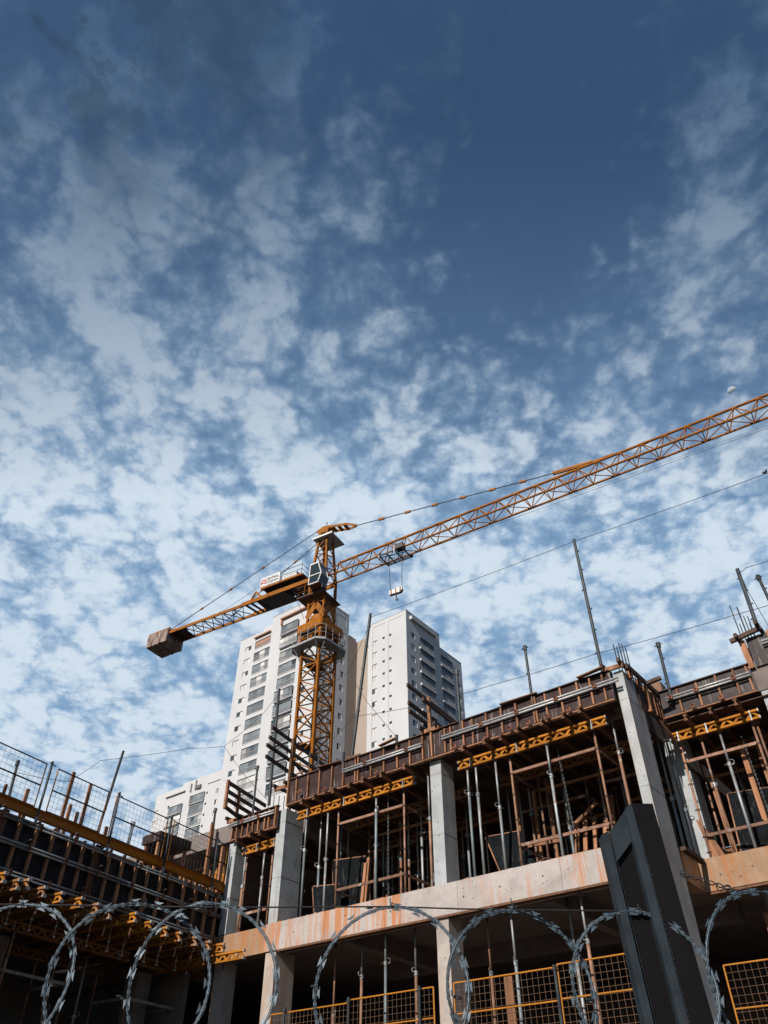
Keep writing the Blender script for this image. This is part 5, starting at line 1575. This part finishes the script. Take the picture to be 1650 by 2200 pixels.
# sign board on the counter jib
sign = cprism(-5.15, -3.33, -1.03, -1.0, 36.12, 36.98).build('sign_board', 'sign_white', crane)
to_sign = Matrix((JD, Vector((0, 0, 1)), -JN)).transposed().to_4x4()


def lettering(text, size, s, z, mat):
    cu = bpy.data.curves.new('lettering', 'FONT')
    cu.body = text
    cu.size = size
    cu.extrude = 0.004
    cu.offset = 0.006
    o = bpy.data.objects.new('lettering', cu)
    COL.objects.link(o)
    dg = bpy.context.evaluated_depsgraph_get()
    me = bpy.data.meshes.new_from_object(o.evaluated_get(dg))
    bpy.data.objects.remove(o)
    me.materials.clear()
    me.materials.append(M[mat])
    ob = link('lettering', me, sign)
    p = cp(s, -1.036, z)
    ob.matrix_local = Matrix.Translation(p) @ to_sign
    xs = [v.co.x for v in me.vertices]
    return ob, max(xs) - min(xs)


o1_, w1_ = lettering('CENTRAL', 0.30, -4.60, 36.58, 'sign_black')
o1_.scale = (1.14 / w1_, 1, 1)
o2_, w2_ = lettering('LOCADORA', 0.235, -4.58, 36.30, 'sign_black')
o2_.scale = (1.12 / w2_, 1, 1)
lg = MB()
for a0, a1 in ((0.15, 2.99),):
    prev = None
    for i in range(13):
        a = a0 + (a1 - a0) * i / 12
        p = cp(-4.85 + 0.17 * math.cos(a), -1.038, 36.55 + 0.17 * math.sin(a))
        if prev:
            lg.bar(prev, p, 0.02, 0.09, -JN.cross(p - prev))
        prev = p
lg.bar(cp(-5.02, -1.038, 36.28), cp(-5.02, -1.038, 36.56), 0.02, 0.09, JD)
lg.bar(cp(-4.68, -1.038, 36.32), cp(-4.68, -1.038, 36.56), 0.02, 0.09, JD)
lg.bar(cp(-5.0, -1.038, 36.45), cp(-4.7, -1.038, 36.42), 0.02, 0.07)
lg.build('logo', 'sign_red', sign)
# counterweight slabs
for i in range(8):
    s = -16.45 + 0.27 * i
    dz = rc.uniform(-0.03, 0.03)
    cprism(s, s + 0.255, -0.92 + rc.uniform(-0.02, 0.02), 0.92, 34.46 + dz, 35.62 + dz * 0.5).build('counterweight_slab', 'counterweight', crane)
for o in (-0.8, 0.8):
    MB().bar(cp(-16.5, o, 35.68), cp(-14.2, o, 35.72), 0.1, 0.1).build('counterweight_hanger', 'crane_paint', crane)
MB().bar(cp(-16.3, -0.75, 35.7), cp(-14.0, -0.2, 35.9), 0.08, 0.1).build('counterweight_hanger', 'crane_paint', crane)
MB().box(-0.3, 0.3, -0.25, 0.25, 0, 0.35).build('end_winch', 'crane_dark', crane, loc=cp(-13.6, 0, 35.5))
# tie bars of the counter jib
for i, (a, b, fr_) in enumerate(((cp(-0.72, -0.3, 40.32), cp(-14.3, -0.68, 35.6), (0.36, 0.58, 0.78)), (cp(-0.6, 0.3, 39.95), cp(-9.6, 0.6, 35.62), (0.28, 0.62, 0.92)), (cp(-0.6, 0.32, 39.4), cp(-13.9, 0.6, 35.55), ()))):
    tb = MB().tube(a, b, 0.032 if i < 2 else 0.014, 6).build('tie_bar', 'rope', crane)
    d = (b - a).normalized()
    for t in fr_:
        p = a.lerp(b, t)
        MB().tube(p - d * 0.26, p, 0.03, 6, 0.09).tube(p, p + d * 0.26, 0.09, 6, 0.03).build('tie_link', 'crane_paint' if t < 0.9 else 'crane_dark', tb)
MB().bar(cp(-14.3, -0.68, 35.6), cp(-15.9, -0.72, 35.55), 0.08, 0.12).build('tie_anchor', 'crane_paint', crane)
MB().bar(cp(-10.6, -0.5, 35.5), cp(-9.2, -0.5, 35.62), 0.08, 0.12).build('tie_anchor', 'crane_paint', crane)

# ------------------------------------------------------------------ white apartment towers far behind
class Face:
    """one flat face of a tower: u runs along it, n points outwards"""
    def __init__(self, o, u, n):
        self.o, self.u, self.n = Vector(o), Vector(u), Vector(n)

    def p(self, a, z, d=0.0):
        q = self.o + self.u * a + self.n * d
        return Vector((q.x, q.y, z))

    def wall(self, mb, a0, a1, z0, z1, holes, depth=0.35):
        """sheet with rectangular openings and their reveals"""
        us = sorted({a0, a1, *[h[0] for h in holes], *[h[1] for h in holes]})
        zs = sorted({z0, z1, *[h[2] for h in holes], *[h[3] for h in holes]})
        for i in range(len(us) - 1):
            for j in range(len(zs) - 1):
                uc, zc = (us[i] + us[i + 1]) / 2, (zs[j] + zs[j + 1]) / 2
                if not any(h[0] < uc < h[1] and h[2] < zc < h[3] for h in holes):
                    mb.add([self.p(us[i], zs[j]), self.p(us[i + 1], zs[j]), self.p(us[i + 1], zs[j + 1]), self.p(us[i], zs[j + 1])], [(0, 1, 2, 3)])
        for h in holes:
            dp = h[4] if len(h) > 4 else depth
            q = [(h[0], h[2]), (h[1], h[2]), (h[1], h[3]), (h[0], h[3])]
            for k in range(4):
                a, b = q[k], q[(k + 1) % 4]
                mb.add([self.p(*a), self.p(*b), self.p(*b, -dp), self.p(*a, -dp)], [(0, 1, 2, 3)])
            mb.add([self.p(*q[k], -dp) for k in range(4)], [(0, 1, 2, 3)])

    def slab(self, mb, a0, a1, z0, z1, d0, d1):
        return mb.prism([self.p(a0, z0, d0), self.p(a1, z0, d0), self.p(a1, z0, d1), self.p(a0, z0, d1)], (0, 0, z1 - z0))


rt = random.Random(21)


def window(F, root, a0, a1, z0, z1, small=False):
    w = F.slab(MB(), a0, a1, z1 - 0.06, z1 + 0.0, -0.33, -0.02)
    F.slab(w, a0, a0 + 0.06, z0, z1 - 0.062, -0.33, -0.02)
    if not small:
        F.slab(w, (a0 + a1) / 2 - 0.025, (a0 + a1) / 2 + 0.025, z0, z1 - 0.062, -0.15, -0.09)
    w = wb(w, 'window', 'window_frame', root)
    kind = rt.random()
    lo, hi = a0 + 0.062, a1
    if small:
        F.slab(MB(), lo, hi, z0, z1 - 0.062, -0.2, -0.17).build('pane', 'glass', w)
        return
    mid = (lo + hi) / 2
    for a, b, white in ((lo, mid - 0.027, kind < 0.55), (mid + 0.027, hi, kind > 0.30)):
        F.slab(MB(), a, b, z0, z1 - 0.062, -0.14, -0.11).build('pane', 'window_white' if white else 'glass', w)


def balcony(F, root, a0, a1, z0, z1, proud=0.0, glazed=True, shade=None):
    """recessed balcony: slab edge, baluster rail, sliding glass above and behind"""
    b = F.slab(MB(), a0, a1, z0 - 0.10, z0, -1.2, 0.04 + proud)
    b = wb(b, 'balcony', 'tower_wall', root)
    r = MB()
    F.slab(r, a0, a1, z0 + 0.98, z0 + 1.04, proud - 0.06, proud - 0.01)
    F.slab(r, a0, a1, z0 + 0.08, z0 + 0.12, proud - 0.05, proud - 0.02)
    nb = int((a1 - a0) / 0.14)
    for i in range(nb + 1):
        a = a0 + (a1 - a0 - 0.03) * i / nb
        F.slab(r, a, a + 0.035, z0 + 0.12, z0 + 0.98, proud - 0.045, proud - 0.02)
    r.build('railing', 'balcony_rail', b)
    n = rt.choice((3, 4, 4))
    mode = rt.random()
    for i in range(n):
        p0, p1 = a0 + (a1 - a0) * i / n, a0 + (a1 - a0) * (i + 1) / n
        m = shade or ('glass_balcony' if mode > 0.2 else 'glass_blind')
        if shade is None and rt.random() < 0.14:
            m = rt.choice(('glass_blind', 'glass', 'window_white'))
        F.slab(MB(), p0 + 0.02, p1 - 0.02, z0 + 0.01, z1 - 0.06, proud - 0.16, proud - 0.13).build('glass_panel', m, b)
    f = MB()
    F.slab(f, a0, a1, z1 - 0.06, z1, proud - 0.2, proud - 0.0)
    for i in range(n + 1):
        p = a0 + (a1 - a0) * i / n
        F.slab(f, max(a0, p - 0.02), min(a1, p + 0.02), z0 + 1.05, z1 - 0.06, proud - 0.17, proud - 0.12)
    f.build('balcony_frame', 'window_frame', b)


def flat_roof(root, pts, z, mat='tower_wall'):
    wb(MB().add([(x, y, z) for x, y in pts], [tuple(range(len(pts)))]), 'roof', mat, root)


# --- left tower
X1, Y1 = -86.88, 90.33
t1 = thing('apartment_tower', 'tall white apartment tower behind the crane mast, with two columns of balconies', 'apartment tower', ((-97.9), Y1, 0))
F1 = Face((0, Y1, 0), (1, 0, 0), (0, -1, 0))
STEP, NF = 2.95, 12
holes = []
for k in range(NF):
    d = STEP * k
    holes += [(-107.1, -105.4, 85.92 - d, 86.95 - d, 0.35), (-90.2, -88.6, 85.6 - d, 86.75 - d, 0.35)]
    holes += [(-104.3, -99.8, 85.45 - d, 87.55 - d - (0.25 if k == 0 else 0), 1.3), (-96.7, -91.95, 85.55 - d, 87.75 - d, 1.3)]
w = MB()
SEG = [(-108.95, -103.7, 89.3), (-103.7, -102.25, 89.0), (-102.25, -99.7, 89.85), (-99.7, X1, 91.45)]
for a0, a1, zt in SEG:
    F1.wall(w, a0, a1, 0, zt, [h for h in holes if h[0] >= a0 - 1e-6 and h[1] <= a1 + 1e-6])
# balcony 1 spans two segments: replaced below by one continuous segment
w = MB()
F1.wall(w, -108.95, -104.6, 0, 89.3, [h for h in holes if h[1] < -104.6])
F1.wall(w, -104.6, -99.7, 0, 88.2, [h for h in holes if -104.6 < h[0] < -99.8 and h[1] > -104])
F1.wall(w, -99.7, X1, 0, 91.45, [h for h in holes if h[0] > -99.7])
for a0, a1, z0, z1 in ((-104.6, -103.6, 88.2, 89.25), (-103.6, -102.25, 88.2, 88.95), (-102.25, -99.7, 88.2, 89.85)):
    F1.wall(w, a0, a1, z0, z1, [])
wb(w, 'front_wall', 'tower_wall', t1)
E1 = Face((X1, 0, 0), (0, 1, 0), (1, 0, 0))
holes = []
for k in range(NF + 1):
    d = STEP * k
    holes += [(97.35, 98.4, 85.25 - d, 86.5 - d, 0.35)]
    if k in (0, 2):
        holes += [(95.6, 96.0, 85.9 - d, 86.5 - d, 0.35)]
w = MB()
E1.wall(w, Y1, 99.5, 0, 91.45, holes)
w.add([(X1, 99.5, 0), (X1 - 12, 99.5, 0), (X1 - 12, 99.5, 91.45), (X1, 99.5, 91.45)], [(0, 1, 2, 3)])
w.add([(-108.95, Y1, 0), (-108.95, 104, 0), (-108.95, 104, 89.0), (-108.95, Y1, 89.3)], [(0, 1, 2, 3)])
wb(w, 'side_wall', 'tower_wall', t1)
flat_roof(t1, [(-99.7, Y1), (X1, Y1), (X1, 99.5), (-99.7, 99.5)], 91.4)
flat_roof(t1, [(-108.95, Y1 + 0.01), (-99.7, Y1 + 0.01), (-99.7, 104), (-108.95, 104)], 88.15)
g = MB()
for a, b in (((95.2, 89.9), (98.8, 89.9)),):
    E1.slab(g, 95.2, 98.9, 90.2, 90.28, 0.0, 0.05)
E1.slab(g, 95.2, 95.28, 60, 90.2, 0.0, 0.05)
E1.slab(g, 98.82, 98.9, 88, 90.2, 0.0, 0.05)
E1.slab(g, 94.0, 94.1, 20, 91.3, 0.0, 0.06)
wb(g, 'wall_moulding', 'tower_wall', t1)
led = MB()
F1.slab(led, -97.0, -88.5, 89.55, 89.85, 0, 0.55)
F1.slab(led, -97.0, -96.6, 88.3, 89.55, 0, 0.4)
F1.slab(led, -104.4, -99.8, 87.95, 88.2, 0, 0.5)
wb(led, 'ledge', 'tower_brown', t1)  # shadow and warm light under the ledge, put into its brown
par = MB()
F1.slab(par, -108.95, -104.6, 89.3, 89.38, -0.3, 0.06)
F1.slab(par, -99.75, X1, 91.45, 91.55, -0.3, 0.06)
E1.slab(par, Y1 - 0.06, 99.5, 91.45, 91.55, -0.3, 0.06)
wb(par, 'parapet_cap', 'tower_groove', t1)
for k in range(NF):
    d = STEP * k
    window(F1, t1, -107.1, -105.4, 85.92 - d, 86.95 - d)
    window(F1, t1, -90.2, -88.6, 85.6 - d, 86.75 - d)
    balcony(F1, t1, -104.3, -99.8, 85.45 - d, 87.55 - d - (0.25 if k == 0 else 0), shade='tower_brown' if k == 0 else None)
    balcony(F1, t1, -96.7, -91.95, 85.55 - d, 87.75 - d + (0.0 if k else 0.0), proud=0.45 if k in (0, 1, 5, 6, 7, 8, 9, 10) else 0.05)
for k in range(NF + 1):
    window(E1, t1, 97.35, 98.4, 85.25 - STEP * k, 86.5 - STEP * k)
for k in (0, 2):
    window(E1, t1, 95.6, 96.0, 85.9 - STEP * k, 86.5 - STEP * k, True)
wb(MB().tube((X1 - 0.8, 99.8, 86.4), (X1 - 0.8, 99.8, 90.6), 0.05, 6), 'antenna', 'window_frame', t1)

# --- recessed link between the towers
lk = thing('link_block', 'beige shaded recessed block between the two white towers', 'apartment tower', (-85, 104, 0))
KY = 102.4
w = MB()
w.add([(X1 - 0.02, 99.45, 0), (X1 - 0.02, KY, 0), (X1 - 0.02, KY, 86.4), (X1 - 0.02, 99.45, 86.4)], [(0, 1, 2, 3)])
wb(w, 'side_wall', 'tower_beige_shaded', lk)
wb(MB().add([(X1, KY, 0), (-80, KY, 0), (-80, KY, 86.6), (X1, KY, 86.6)], [(0, 1, 2, 3)]), 'front_wall', 'tower_beige_shaded', lk)
flat_roof(lk, [(X1 - 4, 99.52), (X1 - 0.02, 99.52), (X1 - 0.02, KY), (-80, KY), (-80, 110), (X1 - 4, 110)], 86.3)
wb(box(X1 - 0.5, X1 - 0.1, 99.9, 102.0, 86.42, 86.95), 'roof_kerb', 'tower_groove', lk)
wb(box(X1 + 0.1, -83.5, KY + 0.1, KY + 0.3, 86.6, 86.7), 'roof_kerb', 'tower_groove', lk)

# --- right tower
K2 = 0.955
Y2 = 106.17 * K2
XA, XB = -87.16 * K2, -77.21 * K2
z2 = lambda z: 1.6 + (z - 1.6) * K2
t2 = thing('apartment_tower', 'white apartment tower right of the crane, with rows of tiny windows on its sunlit face', 'apartment tower', ((XA + XB) / 2, Y2, 0))
F2 = Face((0, Y2, 0), (1, 0, 0), (0, -1, 0))
E2 = Face((XB, 0, 0), (0, 1, 0), (1, 0, 0))
ST2 = 2.78 * K2
ztop2, zlow2 = z2(92.46), z2(89.2)
NF2 = 11
hf, he, hl = [], [], []
for k in range(NF2):
    d = ST2 * k
    hf += [(-86.0 * K2, -84.72 * K2, z2(86.98) - d, z2(88.1) - d, 0.3), (-83.35 * K2, -82.75 * K2, z2(87.66) - d, z2(88.19) - d, 0.3), (-81.65 * K2, -81.05 * K2, z2(87.7) - d, z2(88.23) - d, 0.3)]
    he += [(107.6 * K2, 109.1 * K2, z2(86.75) - d, z2(87.95) - d, 0.3), (110.75 * K2, 115.6 * K2, z2(85.75) - d, z2(88.1) - d, 1.3)]
    hl += [(118.4 * K2, 122.7 * K2, z2(85.3) - d, z2(87.6) - d, 1.3), (124.2 * K2, 125.3 * K2, z2(85.0) - d, z2(86.1) - d, 0.3)]
w = MB()
F2.wall(w, XA, XB, 0, ztop2, hf)
wb(w, 'front_wall', 'tower_wall', t2)
w = MB()
YS, YE = 118.2 * K2, 126.4 * K2
E2.wall(w, Y2, YS, 0, ztop2, he)
E2.wall(w, YS, YE, 0, zlow2, hl)
w.add([(XB, YS, zlow2), (XA, YS, zlow2), (XA, YS, ztop2), (XB, YS, ztop2)], [(0, 1, 2, 3)])
w.add([(XB, YE, 0), (XA, YE, 0), (XA, YE, zlow2), (XB, YE, zlow2)], [(0, 1, 2, 3)])
w.add([(XA, Y2, 0), (XA, YS, 0), (XA, YS, ztop2), (XA, Y2, ztop2)], [(0, 1, 2, 3)])
wb(w, 'side_wall', 'tower_wall', t2)
flat_roof(t2, [(XA, Y2), (XB, Y2), (XB, YS), (XA, YS)], ztop2 - 0.05)
flat_roof(t2, [(XA, YS), (XB, YS), (XB, YE), (XA, YE)], zlow2 - 0.05)
g = MB()
for a0, a1 in ((-85.9, -82.6), (-81.8, -78.3)):
    F2.slab(g, a0 * K2, a1 * K2, z2(91.45), z2(91.53), 0, 0.05)
F2.slab(g, -81.85 * K2, -81.77 * K2, 10, z2(91.45), 0, 0.05)
F2.slab(g, -85.98 * K2, -85.9 * K2, 10, z2(91.53), 0, 0.04)
wb(g, 'wall_moulding', 'tower_groove', t2)
g = MB()
E2.slab(g, 107.4 * K2, 116.2 * K2, z2(90.75), z2(91.5), 0, 0.6)
wb(g, 'cornice', 'tower_wall', t2)
g = MB()
E2.slab(g, Y2 - 0.06, YS, ztop2, ztop2 + 0.1, -0.3, 0.05)
F2.slab(g, XA, XB, ztop2, ztop2 + 0.1, -0.3, 0.05)
E2.slab(g, YS, YE, zlow2, zlow2 + 0.1, -0.3, 0.05)
E2.slab(g, 109.6 * K2, 111.5 * K2, ztop2 + 0.1, ztop2 + 0.9, -2.6, -0.8)
wb(g, 'parapet_cap', 'tower_groove', t2)
for k in range(NF2):
    d = ST2 * k
    window(F2, t2, -86.0 * K2, -84.72 * K2, z2(86.98) - d, z2(88.1) - d)
    window(F2, t2, -83.35 * K2, -82.75 * K2, z2(87.66) - d, z2(88.19) - d, True)
    window(F2, t2, -81.65 * K2, -81.05 * K2, z2(87.7) - d, z2(88.23) - d, True)
    window(E2, t2, 107.6 * K2, 109.1 * K2, z2(86.75) - d, z2(87.95) - d)
    balcony(E2, t2, 110.75 * K2, 115.6 * K2, z2(85.75) - d, z2(88.1) - d, proud=0.25, shade='glass')
    balcony(E2, t2, 118.4 * K2, 122.7 * K2, z2(85.3) - d, z2(87.6) - d, proud=0.1, shade='glass')
    window(E2, t2, 124.2 * K2, 125.3 * K2, z2(85.0) - d, z2(86.1) - d)
    E = E2.slab(MB(), 110.6 * K2, 115.8 * K2, z2(85.3) - d, z2(85.75) - d, 0.0, 0.35)
    wb(E, 'balcony_fascia', 'tower_wall', t2)
    E = E2.slab(MB(), 118.3 * K2, 122.9 * K2, z2(84.9) - d, z2(85.28) - d, 0.0, 0.2)
    wb(E, 'balcony_fascia', 'tower_wall', t2)

# --- low left tower
K3 = 1.29
Y3 = 100 * K3
q3 = lambda x, z: (x * K3, 1.6 + (z - 1.6) * K3)
F3 = Face((0, Y3, 0), (1, 0, 0), (0, -1, 0))
t3 = thing('apartment_tower', 'farther white apartment block low at the left, seen above the wing fence', 'apartment tower', (-168, Y3, 0))
ST3 = 2.24 * K3
hol = []
W3 = [(-140.9, -139.6, 62.9, 63.8), (-136.6, -136.1, 63.3, 63.9), (-124.6, -124.1, 63.5, 64.0), (-121.6, -120.9, 62.9, 63.9)]
B3 = [(-135.9, -131.6, 61.45, 64.3), (-129.4, -124.9, 62.3, 64.9)]
for k in range(9):
    d = ST3 * k
    for x0, x1, za, zb in W3:
        hol.append((x0 * K3, x1 * K3, q3(0, za)[1] - d, q3(0, zb)[1] - d, 0.35))
    for x0, x1, za, zb in B3:
        hol.append((x0 * K3, x1 * K3, q3(0, za)[1] - d, q3(0, za)[1] - d + 2.35, 1.3))
w = MB()
zt3 = q3(0, 67.15)[1]
F3.wall(w, -141.0 * K3, -117 * K3, 0, zt3, hol)
F3.wall(w, -132.6 * K3, -117 * K3, zt3, zt3 + 0.75, [])
wb(w, 'front_wall', 'tower_wall', t3)
w = MB()
w.add([(-141 * K3, Y3, 0), (-141 * K3, Y3 + 20, 0), (-141 * K3, Y3 + 20, zt3), (-141 * K3, Y3, zt3)], [(0, 1, 2, 3)])
w.add([(-117 * K3, Y3, 0), (-117 * K3, Y3 + 20, 0), (-117 * K3, Y3 + 20, zt3), (-117 * K3, Y3, zt3)], [(0, 1, 2, 3)])
wb(w, 'side_wall', 'tower_wall', t3)
flat_roof(t3, [(-141 * K3, Y3), (-117 * K3, Y3), (-117 * K3, Y3 + 20), (-141 * K3, Y3 + 20)], zt3 - 0.05)
g = MB()
F3.slab(g, -137.6 * K3, -131.4 * K3, q3(0, 65.75)[1], q3(0, 65.95)[1], 0, 0.5)
F3.slab(g, -124.4 * K3, -119 * K3, q3(0, 65.6)[1], q3(0, 65.7)[1], 0, 0.2)
F3.slab(g, -129.7 * K3, -129.45 * K3, q3(0, 65.2)[1], q3(0, 66.9)[1], 0, 0.5)
F3.slab(g, -128.2 * K3, -128.0 * K3, q3(0, 65.2)[1], q3(0, 67.3)[1], 0, 0.5)
wb(g, 'wall_moulding', 'tower_groove', t3)
wb(F3.slab(MB(), -127.8 * K3, -126.4 * K3, q3(0, 65.3)[1], q3(0, 66.0)[1], 0.0, 0.5), 'condenser_box', 'window_frame', t3)
for k in range(7):
    d = ST3 * k
    for i, (x0, x1, za, zb) in enumerate(W3):
        window(F3, t3, x0 * K3, x1 * K3, q3(0, za)[1] - d, q3(0, zb)[1] - d, i in (1, 2))
    for i, (x0, x1, za, zb) in enumerate(B3):
        balcony(F3, t3, x0 * K3, x1 * K3, q3(0, za)[1] - d, q3(0, za)[1] - d + 2.35, proud=0.4 if i == 0 or k == 0 else 0.1)
